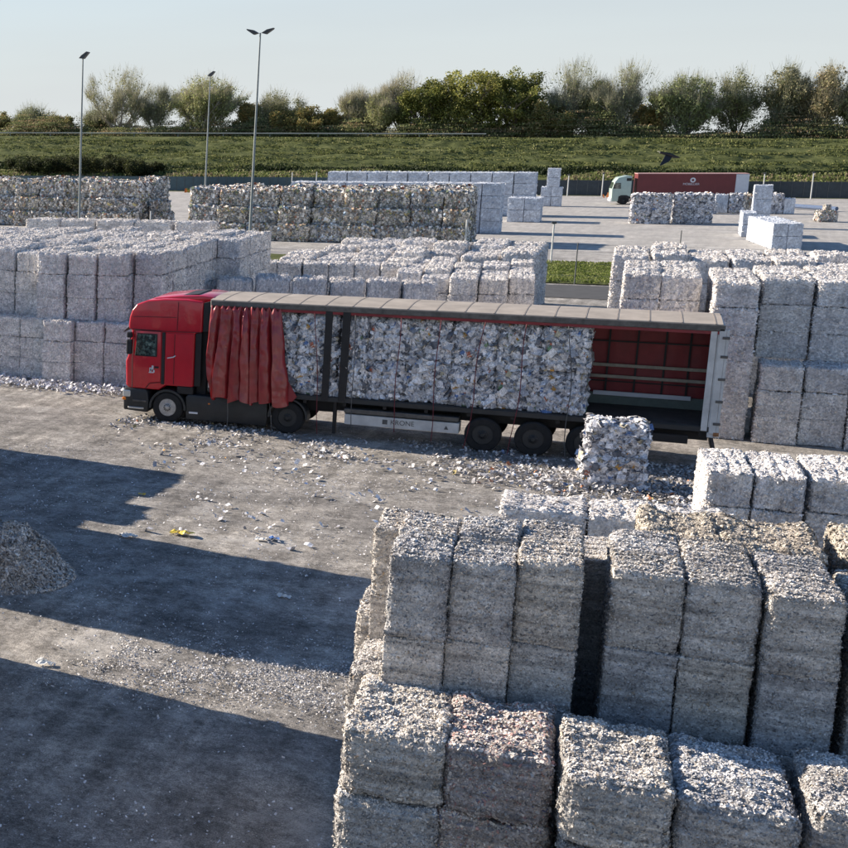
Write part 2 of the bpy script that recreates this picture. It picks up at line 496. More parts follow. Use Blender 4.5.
def crest(x):
    return 7.31 - 0.0108 * (x + 19)
def levee_z(P):
    y = P[:, 1]
    t = np.clip((y - 164.0) / (195.5 - 164.0), 0, 1)
    prof = np.interp(t, [0, .04, .25, 1], [0, .235, .31, 1.0])
    z = crest(P[:, 0]) * prof
    terr = vn(np.stack([P[:, 0] * 0.25, y * 1.8, P[:, 0] * 0], 1), 0.55, 7) * 0.42 + vn(P * [1, 1, 0], 0.9, 8) * 0.16
    return z + terr * np.clip(t * 6, 0, 1) * np.clip((196 - y) / 2, 0, 1) - 0.05 * (y < 164.5) 
xs = np.concatenate([np.arange(-160, -98, 3.0), np.arange(-98, 42, 0.5), np.arange(42, 120, 3.0)])
ys = np.concatenate([np.arange(162, 168, 2.0), np.arange(168, 198, 0.4), np.array([200, 215, 235, 260, 300])])
link('levee', grid_mesh('levee', xs, ys, levee_z, M['turf']), kind='structure')

rng = np.random.default_rng(11)
def quads(cent, nrm, up_, w, h, bend=0.0, base=False):
    """one bent leaf (two quads if bend) per row; returns V, F"""
    n = len(cent)
    nrm = nrm / np.linalg.norm(nrm, axis=1)[:, None]
    a = np.cross(up_, nrm); a /= (np.linalg.norm(a, axis=1)[:, None] + 1e-9)
    b = np.cross(nrm, a)
    w = np.broadcast_to(w, (n,))[:, None]; h = np.broadcast_to(h, (n,))[:, None]
    bo = 0.0 if base else -0.5
    if bend:
        k = rng.uniform(-bend, bend, (n, 1))
        V = np.stack([cent + a * w * .5 + b * h * bo, cent - a * w * .5 + b * h * bo,
                      cent - a * w * .5 + b * h * (bo + .5) + nrm * h * k, cent + a * w * .5 + b * h * (bo + .5) + nrm * h * k,
                      cent - a * w * .42 + b * h * (bo + 1), cent + a * w * .38 + b * h * (bo + 1)], 1)
        o = (np.arange(n) * 6)[:, None]
        F = np.concatenate([o + [0, 1, 2, 3], o + [3, 2, 4, 5]])
        return V.reshape(-1, 3), F, 6
    V = np.stack([cent + a * w * .5 + b * h * bo, cent - a * w * .5 + b * h * bo, cent - a * w * .42 + b * h * (bo + 1), cent + a * w * .35 + b * h * (bo + 1)], 1)
    return V.reshape(-1, 3), (np.arange(n) * 4)[:, None] + [0, 1, 2, 3], 4

def pal(n, cols, weights, jit=0.12):
    cols = np.asarray(cols, float)
    w = np.asarray(weights, float); w /= w.sum()
    i = rng.choice(len(cols), n, p=w)
    return cols[i] * rng.uniform(1 - jit, 1 + jit, (n, 1))

def tufts(name, P, nper, size, cols, wts, spread, label=None, flat=0.5, kind='stuff', cat='grass', tall=1.0):
    """grassy clumps: blades fan out of each point"""
    n = len(P) * nper
    cent = np.repeat(P, nper, 0) + rng.normal(0, 1, (n, 3)) * [spread, spread, 0]
    nrm = rng.normal(0, 1, (n, 3)) * [1, 1, flat] + [0, -0.3, 0.2]
    u = np.tile([0, 0, 1.0], (n, 1)) + rng.normal(0, 0.35, (n, 3))
    s = size * rng.uniform(0.5, 1.35, n)
    V, Fq, k = quads(cent, nrm, np.cross(nrm, np.cross(u, nrm)) + 1e-3, s * 0.55, s * tall, base=True)
    col = np.repeat(np.repeat(pal(len(P), cols, wts), nper, 0) * rng.uniform(.75, 1.25, (n, 1)), k, 0)
    me = mesh_np(name, V, Fq, col=col, mats=(M['leaf'],))
    return link(name, me, label=label, cat=cat, kind=kind)

# levee grass
N = 30000
gx = rng.uniform(-97, 42, N); gy = rng.uniform(169.5, 196, N)
dens = vn(np.stack([gx * .22, gy * 1.7, gx * 0], 1), 0.6, 21)
keep = dens > rng.uniform(-0.45, 0.75, N)
P = np.stack([gx, gy, gx * 0], 1)[keep]; P[:, 2] = levee_z(P) - 0.03
tufts('levee_grass', P, 10, 0.24, [(0.09, 0.11, 0.038), (0.14, 0.16, 0.055), (0.20, 0.215, 0.08), (0.27, 0.26, 0.12), (0.06, 0.078, 0.03)], [4, 5, 3, 1.0, 2.8], 0.4, 'rough green grass covering the long slope of the levee', tall=0.7)
# lower dark undergrowth
N = 4200
gx = rng.uniform(-97, 42, N); gy = 171.8 + np.abs(rng.normal(0, 1.6, N)) + 1.2 * vn(np.stack([gx, gx * 0, gx * 0], 1), .12, 5)
P = np.stack([gx, gy, gx * 0], 1); P = P[vn(P, 0.14, 31) > -0.5]; P[:, 2] = levee_z(P)
tufts('undergrowth', P, 26, 0.30, [(0.018, 0.03, 0.012), (0.03, 0.045, 0.016), (0.05, 0.065, 0.025)], [3, 3, 1], 0.6, 'dark tangled undergrowth along the foot of the levee', cat='undergrowth')
# dry reeds
N = 5200
gx = rng.uniform(-97, 42, N); gy = rng.uniform(165.2, 171.6, N)
P = np.stack([gx, gy, gx * 0], 1); P = P[vn(P * [1, 1, 0], 0.09, 41) + 0.45 > rng.uniform(-.3, .6, N)]
P[:, 2] = levee_z(P)
tufts('dry_reeds', P, 16, .38, [(0.23, 0.18, 0.12), (0.22, 0.23, 0.10), (0.14, 0.17, 0.055), (0.27, 0.23, 0.15)], [1.5, 3, 4, 1], 0.5, 'dry brown reeds and weeds between the fence and the levee', cat='reeds', tall=1.2)
# verge grass
N = 2600
P = np.stack([rng.uniform(5, 22, N), rng.uniform(48.2, 61.3, N), np.full(N, .1)], 1)
tufts('verge_grass', P, 14, 0.11, [(0.10, 0.14, 0.03), (0.16, 0.20, 0.05), (0.24, 0.26, 0.10)], [3, 4, 2], 0.15, 'bright green grass on the verge beside the inner road')
N = 500
P = np.stack([rng.uniform(-50, 36, N), rng.uniform(158, 161.5, N), np.full(N, .0)], 1)
P = P[vn(P, 0.2, 55) > 0]
tufts('fence_weeds', P, 10, 0.5, [(0.10, 0.12, 0.03), (0.20, 0.17, 0.06), (0.35, 0.12, 0.04), (0.05, 0.07, 0.02)], [3, 2, .5, 2], 0.4, 'low weeds growing along the foot of the far fence', cat='weeds')

# ------------------------------------------------------------------ trees
def tree_mesh(seed, h, w, style):
    """returns (trunk mesh, crown mesh); limbs start low and reach up through the whole crown"""
    rnd = random.Random(seed)
    rs = np.random.default_rng(seed)
    mb = MB()
    tips = []          # (point, direction)
    twiggy = style in ('bare', 'pale')
    wind = Vector((rnd.uniform(.0, .25), 0, 0)) if style in ('bare', 'poplar') else Vector((rnd.uniform(-.08, .08), 0, 0))
    def limb(p, d, L, r, lvl):
        n = 6 if lvl == 0 else 4
        pts = [p.copy()]; q = p.copy(); dd = d.normalized()
        for i in range(n):
            dd = (dd + Vector((rnd.gauss(0, .10), rnd.gauss(0, .10), .07 if lvl else .03)) + wind * .12).normalized()
            q = q + dd * L / n
            pts.append(q.copy())
        if lvl < 3: mb.tube(pts, [max(r * (1 - .75 * i / n), .012) for i in range(n + 1)], n=6 if lvl < 1 else 3)
        if lvl == 3 or lvl == 2:
            for q_ in pts[1:]: tips.append((q_, dd.copy()))
        if lvl == 3: return
        kids = {0: 7, 1: 5, 2: 3}[lvl]
        for k in range(kids):
            t = rnd.uniform(.18, 1.0)
            i = min(int(t * n), n - 1)
            st_ = pts[i].lerp(pts[i + 1], t * n - i)
            az = rnd.uniform(0, 2 * math.pi)
            sp = .75 if style != 'poplar' else .45
            nd = (dd * .8 + Vector((math.cos(az) * sp, math.sin(az) * sp, rnd.uniform(.0, .45))))
            limb(st_, nd, L * (.62 - .25 * t) * rnd.uniform(.75, 1.15), r * .42, lvl + 1)
    ns = {'bare': 5, 'pale': 7, 'poplar': 3}.get(style, 4)
    for k in range(ns):
        az = 2 * math.pi * (k + rnd.random() * .6) / ns
        sp = .62 * w / h * rnd.uniform(.45, 1.1) if ns > 2 else .12
        limb(Vector((math.cos(az) * .12, math.sin(az) * .12, 0)), Vector((math.cos(az) * sp, math.sin(az) * sp, 1)), h * rnd.uniform(.62, .95), h * .026, 0)
    bb = np.array([[v.co.x, v.co.y, v.co.z] for v in mb.bm.verts])
    kz = h * .93 / max(bb[:, 2].max(), .1); kx = w * .95 / max(bb[:, 0].max() - bb[:, 0].min(), .1)
    for v in mb.bm.verts: v.co = Vector((v.co.x * kx, v.co.y * kx, v.co.z * kz))
    me = bpy.data.meshes.new('trunk'); mb.bm.to_mesh(me); mb.bm.free()
    me.materials.append(M['palebark'] if twiggy else M['bark'])
    T = np.array([[t.x * kx, t.y * kx, t.z * kz] for t, _ in tips]); D = np.array([[d.x, d.y, d.z] for _, d in tips])
    if style in ('bare', 'pale', 'poplar', 'mixed'):
        n2 = int(len(T) * (.35 if style in ('bare', 'pale') else .4))
        a = rs.uniform(0, 2 * math.pi, n2); u = rs.random(n2) ** .55; zz = rs.uniform(.08, 1.0, n2) ** .8
        wz = np.where(zz < .6, .35 + .65 * zz / .6, np.sqrt(np.clip(1 - ((zz - .6) / .42) ** 2, .02, 1)))
        lob = 1 + .30 * np.sin(a * 3 + seed) + .22 * np.sin(a * 5 + zz * 9 + seed)
        zz = zz * (1 + .10 * np.sin(a * 4 + seed * 2))
        rr = w * .48 * wz * u * lob
        T = np.concatenate([T, np.stack([np.cos(a) * rr + wind.x * h * zz * .5, np.sin(a) * rr, zz * h], 1)])
        D = T + [0, 0, h * .25]; D = D / np.linalg.norm(D, axis=1)[:, None]
    cols = {'bare': [(0.36, 0.37, 0.20), (0.42, 0.41, 0.26), (0.26, 0.28, 0.14)],
            'pale': [(0.34, 0.38, 0.17), (0.42, 0.44, 0.22), (0.24, 0.27, 0.12)],
            'dark': [(0.045, 0.055, 0.022), (0.07, 0.08, 0.03), (0.03, 0.036, 0.015)],
            'green': [(0.18, 0.20, 0.05), (0.26, 0.27, 0.07), (0.36, 0.35, 0.12), (0.11, 0.13, 0.035)],
            'autumn': [(0.42, 0.33, 0.12), (0.33, 0.30, 0.11), (0.44, 0.30, 0.13), (0.22, 0.22, 0.09)],
            'mixed': [(0.28, 0.29, 0.13), (0.37, 0.35, 0.18), (0.17, 0.19, 0.08)],
            'poplar': [(0.32, 0.29, 0.17), (0.42, 0.36, 0.23), (0.20, 0.21, 0.11)],
            'bush': [(0.19, 0.21, 0.08), (0.27, 0.26, 0.11), (0.36, 0.29, 0.14)]}[style]
    Vs, Fs, Cs, off = [], [], [], 0
    def add(V, Fq, col):
        nonlocal off
        Vs.append(V); Fs.append(Fq + off); Cs.append(col); off += len(V)
    # fine twigs
    kt = {'bare': 2, 'pale': 2, 'poplar': 2, 'mixed': 1}.get(style, 0)
    if kt:
        n = len(T) * kt
        c0 = np.repeat(T, kt, 0) + rs.normal(0, .15, (n, 3))
        dr = np.repeat(D, kt, 0) + rs.normal(0, .22, (n, 3)) + [0, 0, .1]
        nr = np.cross(dr, rs.normal(0, 1, (n, 3)))
        V, Fq, k = quads(c0, nr, dr, rs.uniform(.014, .030, n), rs.uniform(.8, 1.9, n), base=True)
        add(V, Fq, np.repeat(np.asarray([(0.40, 0.385, 0.30), (0.29, 0.28, 0.21)])[rs.integers(0, 2, n)], k, 0))
    per = {'bare': 1, 'pale': 5, 'poplar': 7, 'mixed': 7, 'autumn': 12, 'green': 10, 'bush': 10, 'dark': 12}[style]
    c = T
    if style in ('green', 'bush', 'autumn', 'mixed', 'dark'):
        # overlapping clumps of leaves standing out of the crown's outline
        nb = {'green': 42, 'mixed': 20}.get(style, 26)
        cl = []
        for b_ in range(nb):
            a = rs.uniform(0, 2 * math.pi); zz = rs.uniform(.12, .92); rmax = w * .5 * math.sqrt(max(1 - ((zz - .38) / .62) ** 2, .05)) if zz > .38 else w * .5 * (.72 + .28 * zz / .38)
            rr = rmax * rs.uniform(.35, .92)
            r0 = rs.uniform(.09, .17) * math.sqrt(w * h)
            ctr = np.array([math.cos(a) * rr, math.sin(a) * rr, zz * h - r0 * .3])
            m_ = 26
            v = rs.normal(0, 1, (m_, 3)); v /= np.linalg.norm(v, axis=1)[:, None]
            cl.append((ctr + v * r0 * rs.uniform(.55, 1.05, (m_, 1)) * [1, 1, .8], rs.uniform(.62, 1.3)))
        ext = np.concatenate([a_[0] for a_ in cl]); et = np.concatenate([np.full(len(a_[0]), a_[1]) for a_ in cl])
        sub = rs.random(len(T)) < .5
        c = np.concatenate([T[sub], ext]); tone = np.concatenate([rs.uniform(.6, 1.2, sub.sum()), et])
        c[:, 2] = np.maximum(c[:, 2], .15)
    else:
        tone = rs.uniform(.7, 1.3, len(c))
    n = len(c) * per
    cent = np.repeat(c, per, 0) + rs.normal(0, .26, (n, 3))
    sz = rs.uniform(.07, .17, n) * (1.35 if style in ('green', 'bush', 'autumn') else 1.0)
    asp = 2.4 if style in ('bare', 'pale', 'poplar') else 1.3
    V, Fq, k = quads(cent, rs.normal(0, 1, (n, 3)) + [0, 0, .3], rs.normal(0, 1, (n, 3)) + [0, 0, .8 if asp > 2 else 0], sz, sz * asp)
    add(V, Fq, np.repeat(np.asarray(cols)[rs.integers(0, len(cols), n)] * np.repeat(tone, per)[:, None], k, 0))
    return me, mesh_np('crown', np.concatenate(Vs), np.concatenate(Fs), col=np.concatenate(Cs), mats=(M['leaf'],))

TREES = [  # x, y, base z, h, w, style, label
    (-101, 213, 7.6, 4.6, 7, 'bush', 'low olive bush at the very left edge of the treeline'),
    (-94, 214, 7.6, 5.0, 7.5, 'mixed', 'small rounded olive tree at the left end of the treeline'),
    (-87, 211, 7.6, 3.7, 6, 'bush', 'low bush just left of the left lamp pole'),
    (-80.5, 214, 7.5, 4.5, 6, 'mixed', 'small olive tree just right of the left lamp pole'),
    (-75.3, 212, 7.4, 11.2, 11, 'bare', 'tall nearly bare spreading tree with pale trunk right of the left lamp pole'),
    (-69, 214, 7.4, 8.0, 7, 'bare', 'smaller bare tree beside the tall spreading bare tree'),
    (-59, 211, 7.3, 9.6, 13, 'pale', 'broad grey green willow behind the middle lamp pole'),
    (-51, 214, 7.3, 6.0, 7, 'autumn', 'low yellow bush between the middle and tall lamp poles'),
    (-46.5, 213, 7.2, 7.2, 8, 'mixed', 'olive tree just right of the tall double lamp pole'),
    (-41, 210, 7.2, 5.2, 10, 'autumn', 'rounded golden brown bush left of centre in the treeline'),
    (-36.5, 213, 7.2, 4.6, 6, 'autumn', 'low rust coloured bush right of the golden bush'),
    (-32.8, 212, 7.2, 7.0, 5, 'bare', 'thin bare tree left of the big green trees'),
    (-28.5, 211, 7.1, 6.5, 7, 'pale', 'pale twiggy tree beside the big green trees'),
    (-25, 214, 7.1, 9.6, 6, 'bare', 'slender bare tree touching the big green trees on the left'),
    (-20.5, 210, 7.1, 9.8, 9, 'green', 'left lobe of dense green trees with rounded crown'),
    (-14, 212, 7.0, 11.6, 13, 'green', 'largest dense green tree in the middle of the treeline'),
    (-6.5, 211, 7.0, 11.4, 10, 'green', 'tall dense green tree right of the largest green tree'),
    (-1.5, 209, 7.0, 6.0, 8, 'bush', 'low dark bush at the foot of the dense green trees'),
    (0.8, 213, 6.9, 10.8, 9, 'bare', 'tall grey twiggy tree right of the dense green trees'),
    (5.0, 212, 6.9, 8.0, 5, 'pale', 'pale yellow narrow tree beside the leaning grey tree'),
    (8.5, 211, 6.9, 10.5, 7, 'bare', 'leaning grey windblown tree above the far lorry cab'),
    (13, 213, 6.8, 5.2, 6, 'autumn', 'low orange bush left of the pale willow'),
    (17.5, 211, 6.8, 8.6, 10, 'pale', 'broad pale willow above the far maroon trailer'),
    (24.6, 212, 6.7, 9.4, 7, 'mixed', 'round headed green tree right of the pale willow'),
    (29.4, 211, 6.7, 9.8, 5.5, 'poplar', 'upright brownish tree beside the round headed green tree'),
    (32.0, 213, 6.6, 7.6, 4, 'bare', 'slim leaning bare tree between the upright trees on the right'),
    (35.0, 210, 6.6, 9.6, 6, 'poplar', 'tall dark leaning tree near the right end of the treeline'),
    (40.2, 211, 6.6, 8.0, 7, 'pale', 'pale willow at the right edge of the treeline'),
    (46.5, 213, 6.6, 9.0, 8, 'mixed', 'olive tree beyond the right edge of the treeline'),
]
for i, (x, y, z, h, w, st, lb) in enumerate(TREES):
    cz = crest(x) - 0.05
    tm, cm = tree_mesh(100 + i, h, w, st)
    t = empty('bush' if st == 'bush' or (st == 'autumn' and h < 6.5) else 'tree', (x, y, cz), 0, lb, 'bush' if st == 'bush' or (st == 'autumn' and h < 6.5) else 'tree', 'trees and bushes behind the levee')
    link('trunk', tm, t); link('crown', cm, t)
# far undergrowth strip that joins the trees along the crest
N = 7500
gx = rng.uniform(-104, 50, N); gy = rng.uniform(206, 217, N)
hh = .9 + .7 * vn(np.stack([gx, gy, gx * 0], 1), .33, 63) + 0.9 * vn(np.stack([gx, gx * 0, gx * 0], 1), 0.12, 61) + .4 * vn(np.stack([gx, gx * 0, gx * 0], 1), 0.5, 62)
P = np.stack([gx, gy, crest(gx) - .1 + rng.random(N) ** .8 * np.clip(hh, .3, 3) * 2.1], 1)
tufts('hedge_scrub', P, 30, 0.20, [(0.27, 0.24, 0.14), (0.25, 0.27, 0.12), (0.36, 0.25, 0.15), (0.17, 0.19, 0.085), (0.34, 0.31, 0.17)], [2, 3, 1.5, 3, 1], 0.8, 'continuous low scrub filling in under the trees on the levee', cat='scrub')
# dark shrub at the foot of the levee on the left
for k, (x, y, h, w, lb) in enumerate([(-73, 169.0, 3.0, 11, 'large dark green shrub at the foot of the levee, left edge'), (-66, 169.0, 3.2, 11, 'dark green shrub at the levee foot beside the left lamp pole'), (-57.5, 169.0, 2.4, 8, 'dark green shrub tapering off right of the left lamp pole')]):
    tm, cm = tree_mesh(300 + k, h, w, 'dark')
    t = empty('shrub', (x, y, 2.0), 0, lb, 'shrub', 'dark shrubs at the foot of the levee')
    link('trunk', tm, t); link('crown', cm, t)

# guard rail on the crest
g = empty('guard_rail', (0, 199, 0), 0, 'long pale guard rail running along the top of the levee', 'guard rail')
mb = MB()
mb.tube([(x, 0, crest(x) + .62) for x in range(-110, 0, 10)], 0.10, n=4)
mb.build('rail', M['pole'], g)
for x in range(-108, -10, 8):
    MB().box(x - .05, x + .05, .08, .2, crest(x) - .3, crest(x) + .75).build('post', M['pole'], g)

# ------------------------------------------------------------------ fences, posts, lamps
f = empty('panel_fence', (0, 162, 0), 0, 'blue grey panel fence at the far edge of the yard on the left', 'fence')
mb = MB(); 
for i in range(-60, -13):
    mb.box(i * 1.25, i * 1.25 + 1.2, -.03, .03, 0.1, 2.15 + 0.004 * (i % 5))
mb.build('fence_panel', M['fence'], f)
mb = MB()
for i in range(-60, -13):
    mb.box(i * 1.25 - .05, i * 1.25, -.07, .05, 0, 2.25)
mb.build('fence_frame', M['wire'], f)
f = empty('panel_fence', (0, 162, 0), 0, 'dark grey panel fence behind the far maroon lorry on the right', 'fence')
mb = MB()
for i in range(-12, 52):
    mb.box(i * 1.25, i * 1.25 + 1.2, -.03, .03, 0.05, 2.0 + 0.004 * (i % 5))
mb.build('fence_panel', M['fencedark'], f)
mb = MB()
for i in range(-12, 52):
    mb.box(i * 1.25 - .05, i * 1.25, -.07, .05, 0, 2.1)
mb.build('fence_frame', M['wire'], f)

def post(x, y, h, lb, head=True, r=0.07, mat='post'):
    t = empty('fence_post', (x, y, 0), 0, lb, 'post', 'pale posts around the yard')
    MB().cyl((0, 0, h / 2), r, r * .9, h, 'Z', 8).build('post_shaft', M[mat], t)
    if head:
        MB().box(-.16, .16, -.1, .1, h - .02, h + .14, .03).build('post_head', M['lamp'], t)
post(4.0, 160, 2.7, 'pale post left of the far lorry, by the stepped bale column')
post(8.0, 160, 2.9, 'pale post right in front of the far lorry cab')
post(25.6, 160, 3.0, 'pale post just right of the far maroon trailer')
post(30.6, 160, 3.1, 'tall pale post in front of the dark fence at the right')
post(7.56, 62.2, 2.6, 'white post on the verge right of the low bale stacks', r=.06)
post(1.83, 64.6, 2.6, 'white post in front of the grey block bales in the centre', False)
post(-23.0, 69.5, 2.5, 'white post in front of the left stack of mixed bales', False)
post(9.6, 48, 2.4, 'thin dark fence post at the near side of the verge', False, .035, 'wire')
post(15.1, 62.5, 2.3, 'thin dark fence post on the verge, right', False, .035, 'wire')
post(-28.0, 160, 3.0, 'pale post in front of the blue fence, left of the middle lamp pole', False)
post(-31.5, 160.5, 2.9, 'pale post at the left part of the blue fence', False)
mb = MB()
for z in (0.5, 1.2, 1.9, 2.3):
    mb.tube([(5, 0, z), (16, 0, z)], 0.008, n=3)
mb.build('wire_fence', M['wire'], None, loc=(0, 48.0, 0), label='nearly invisible wire fence along the near side of the verge', cat='fence')

def lamp(x, y, h, lb, double, lean):
    t = empty('street_lamp', (x, y, 0), 0, lb, 'street lamp', 'tall lamp poles over the yard')
    mb = MB(); mb.tube([(0, 0, 0), (lean * .5, 0, h * .5), (lean, 0, h)], [.11, .085, .055], n=12)
    mb.build('pole', M['pole'], t, smooth=True)
    MB().box(-.2, .2, -.2, .2, -.02, .16, .02).build('base_plate', M['steel'], t)
    for s in ((-1, 1) if double else (1,)):
        hd = MB()
        prof = [(lean + s * .10, h - .02), (lean + s * .45, h - .12), (lean + s * .95, h + .22), (lean + s * 1.0, h + .32), (lean + s * .5, h + .22)] 
        if not double: prof = [(lean - .3, h - .1), (lean + .1, h - .16), (lean + .55, h + .35), (lean + .35, h + .42), (lean - .1, h + .12)]
        hd.prism(prof if s > 0 else prof[::-1], -.25, .25, .03)
        hd.build('lamp_head', M['lamp'], t)
lamp(-13.25, 63.4, 16.0, 'tallest grey lamp pole with two heads, left of centre', True, 0.15)
lamp(-31.09, 114.33, 15.0, 'farther single headed lamp pole, middle one of the three', False, 0.15)
lamp(-28.75, 68.1, 15.0, 'single headed lamp pole at the left', False, 0.1)

# ------------------------------------------------------------------ bales
PAL = {
    'grey': ([(0.70, 0.69, 0.68), (0.52, 0.52, 0.52), (0.30, 0.30, 0.31), (0.82, 0.81, 0.79), (0.30, 0.36, 0.44), (0.50, 0.42, 0.33)], [6, 5, 3, 3, .5, .6]),
    'pink': ([(0.68, 0.62, 0.57), (0.48, 0.43, 0.40), (0.62, 0.36, 0.33), (0.74, 0.69, 0.64), (0.48, 0.32, 0.28), (0.26, 0.26, 0.36)], [6, 4, 1.2, 4, .9, .5]),
    'brown': ([(0.60, 0.57, 0.52), (0.44, 0.41, 0.375), (0.28, 0.26, 0.24), (0.72, 0.70, 0.66)], [6, 5, 3, 2]),
    'mid': ([(0.74, 0.74, 0.76), (0.63, 0.64, 0.67), (0.50, 0.51, 0.54), (0.80, 0.79, 0.78)], [6, 5, 2, 3]),
    'mixed': ([(0.86, 0.86, 0.86), (0.76, 0.77, 0.79), (0.48, 0.49, 0.52), (0.16, 0.17, 0.19), (0.58, 0.20, 0.12), (0.65, 0.36, 0.10), (0.14, 0.24, 0.48), (0.50, 0.45, 0.32), (0.22, 0.34, 0.2)], [14, 9, 5, 3, .18, .18, .35, .8, .15]),
    'colour': ([(0.66, 0.64, 0.61), (0.48, 0.47, 0.46), (0.20, 0.21, 0.21), (0.78, 0.77, 0.74), (0.45, 0.24, 0.17), (0.18, 0.26, 0.38), (0.50, 0.44, 0.22), (0.25, 0.30, 0.20), (0.38, 0.30, 0.22)], [7, 7, 6, 5, 1, 1.2, .9, .8, 1.5]),
    'litter': ([(0.62, 0.61, 0.60), (0.44, 0.43, 0.42), (0.30, 0.30, 0.31), (0.80, 0.79, 0.78), (0.52, 0.22, 0.12), (0.2, 0.3, 0.5), (0.5, 0.42, 0.2)], [6, 6, 4, 2, .15, .25, .3]),
    'white': ([(0.74, 0.76, 0.80), (0.60, 0.63, 0.68), (0.82, 0.83, 0.84)], [4, 2, 2]),
}
def bale_mesh(name, w, d, h, res, seed, kind, mat, nfl, fs, amp, rad=0.06, groove=None, flap=0.5, base=None, asp=(1.0, 3.0), sidef=.5, fluff=False):
    r_ = np.random.default_rng(seed)
    hf = np.array([w, d, h]) / 2
    def disp(P0):
        ci = np.clip(P0, -(hf - rad), hf - rad)
        dv = P0 - ci
        L = np.linalg.norm(dv, axis=1)[:, None] + 1e-9
        n = dv / L
        Q = ci + n * rad
        sf = sidef + (1 - sidef) * np.clip(n[:, 2] * 1.4, 0, 1)
        D = (vn(Q, 1.7, seed) * amp * 1.3 + vn(Q, 5.5, seed + 1) * amp * .6 + vn(Q, 15, seed + 2) * amp * .38) * sf + vn(Q, 42, seed + 3) * amp * .22
        if groove:
            ax, sp, dep, faces = groove
            c = Q[:, ax] / sp + 0.35 * vn(Q, .9, seed + 7)
            gg = np.abs(c - np.round(c)) * 2
            w_ = 1.0
            if faces == 'top': w_ = np.clip(n[:, 2] * 1.5, 0, 1)
            D = D - dep * np.exp(-(gg / .32) ** 2) * w_
        # ragged: the outside bulges a bit between wires, edges worn
        edge = (np.abs(n) > .15).sum(1) > 1
        D = D - edge * np.abs(vn(Q, 7, seed + 9)) * amp * (.7 if rad > .02 else .25)
        return Q + n * D[:, None], n, D
    Vs, Fs, off = [], [], 0
    for ax in range(3):
        u, v = [(1, 2), (0, 2), (0, 1)][ax]
        nu = max(3, int(2 * hf[u] / res)); nv = max(3, int(2 * hf[v] / res))
        for sg in (-1, 1):
            if ax == 2 and sg < 0: nu2, nv2 = 4, 4
            else: nu2, nv2 = nu, nv
            # denser towards edges via smooth warp
            a = np.linspace(-1, 1, nu2 + 1); b = np.linspace(-1, 1, nv2 + 1)
            A, B = np.meshgrid(a * hf[u], b * hf[v], indexing='ij')
            P = np.zeros((A.size, 3)); P[:, u] = A.ravel(); P[:, v] = B.ravel(); P[:, ax] = sg * hf[ax]
            i = np.arange(A.size).reshape(A.shape) + off
            q = np.stack([i[:-1, :-1].ravel(), i[1:, :-1].ravel(), i[1:, 1:].ravel(), i[:-1, 1:].ravel()], 1)
            flip = (sg > 0) == (ax == 1)
            if flip: q = q[:, ::-1]
            Vs.append(P); Fs.append(q); off += A.size
    P0 = np.concatenate(Vs)
    V, n, D = disp(P0)
    Fq = np.concatenate(Fs)
    cols, wts = PAL[kind]
    cols = np.asarray(cols, float); wn_ = np.asarray(wts, float) / sum(wts)
    bc = np.asarray(base if base else (cols * wn_[:, None]).sum(0) * .95)
    tone = 1 + .22 * vn(V * [1, 1, 2.2], 5, seed + 4) + .22 * vn(V, 24, seed + 5)
    strata = vn(V * [.3, .3, 4.5], 2.6, seed + 6) * .16 if groove and groove[3] != 'none' else 0
    col = np.clip(bc[None, :] * (tone + strata)[:, None], .03, .9)
    # flakes
    if nfl:
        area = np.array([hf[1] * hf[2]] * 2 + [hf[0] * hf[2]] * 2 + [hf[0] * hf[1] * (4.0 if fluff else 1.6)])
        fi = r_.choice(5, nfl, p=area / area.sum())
        P = r_.uniform(-1, 1, (nfl, 3)) * hf
        for k, (ax, sg) in enumerate([(0, -1), (0, 1), (1, -1), (1, 1), (2, 1)]):
            P[fi == k, ax] = sg * hf[ax]
        Q, nn, _ = disp(P)
        s = r_.uniform(fs[0], fs[1], nfl) * np.where(r_.random(nfl) < .12, 1.7, 1)
        nr = nn + r_.normal(0, flap, (nfl, 3)) * np.where(fi == 4, .55, 1.0)[:, None]
        global rng
        sv = rng; rng = r_
        FV, FF, k = quads(Q + nn * (s * .12)[:, None], nr, r_.normal(0, 1, (nfl, 3)), s, s * r_.uniform(asp[0], asp[1], nfl), bend=.35)
        rng = sv
        fc = cols[r_.choice(len(cols), nfl, p=wn_)] * r_.uniform(.85, 1.12, (nfl, 1))
        if fluff: fc = fc * np.where(fi == 4, 1.22, .84)[:, None]  # sunlit tops and shaded sides painted into the flake colours
        FF = FF + len(V)
        V = np.concatenate([V, FV]); Fq = np.concatenate([Fq, FF])
        col = np.concatenate([col, np.repeat(np.clip(fc, .02, .88), k, 0)])
    V = V + [0, 0, hf[2]]
    return mesh_np(name, V, Fq, col=col, mats=(M[mat],), smooth=False)

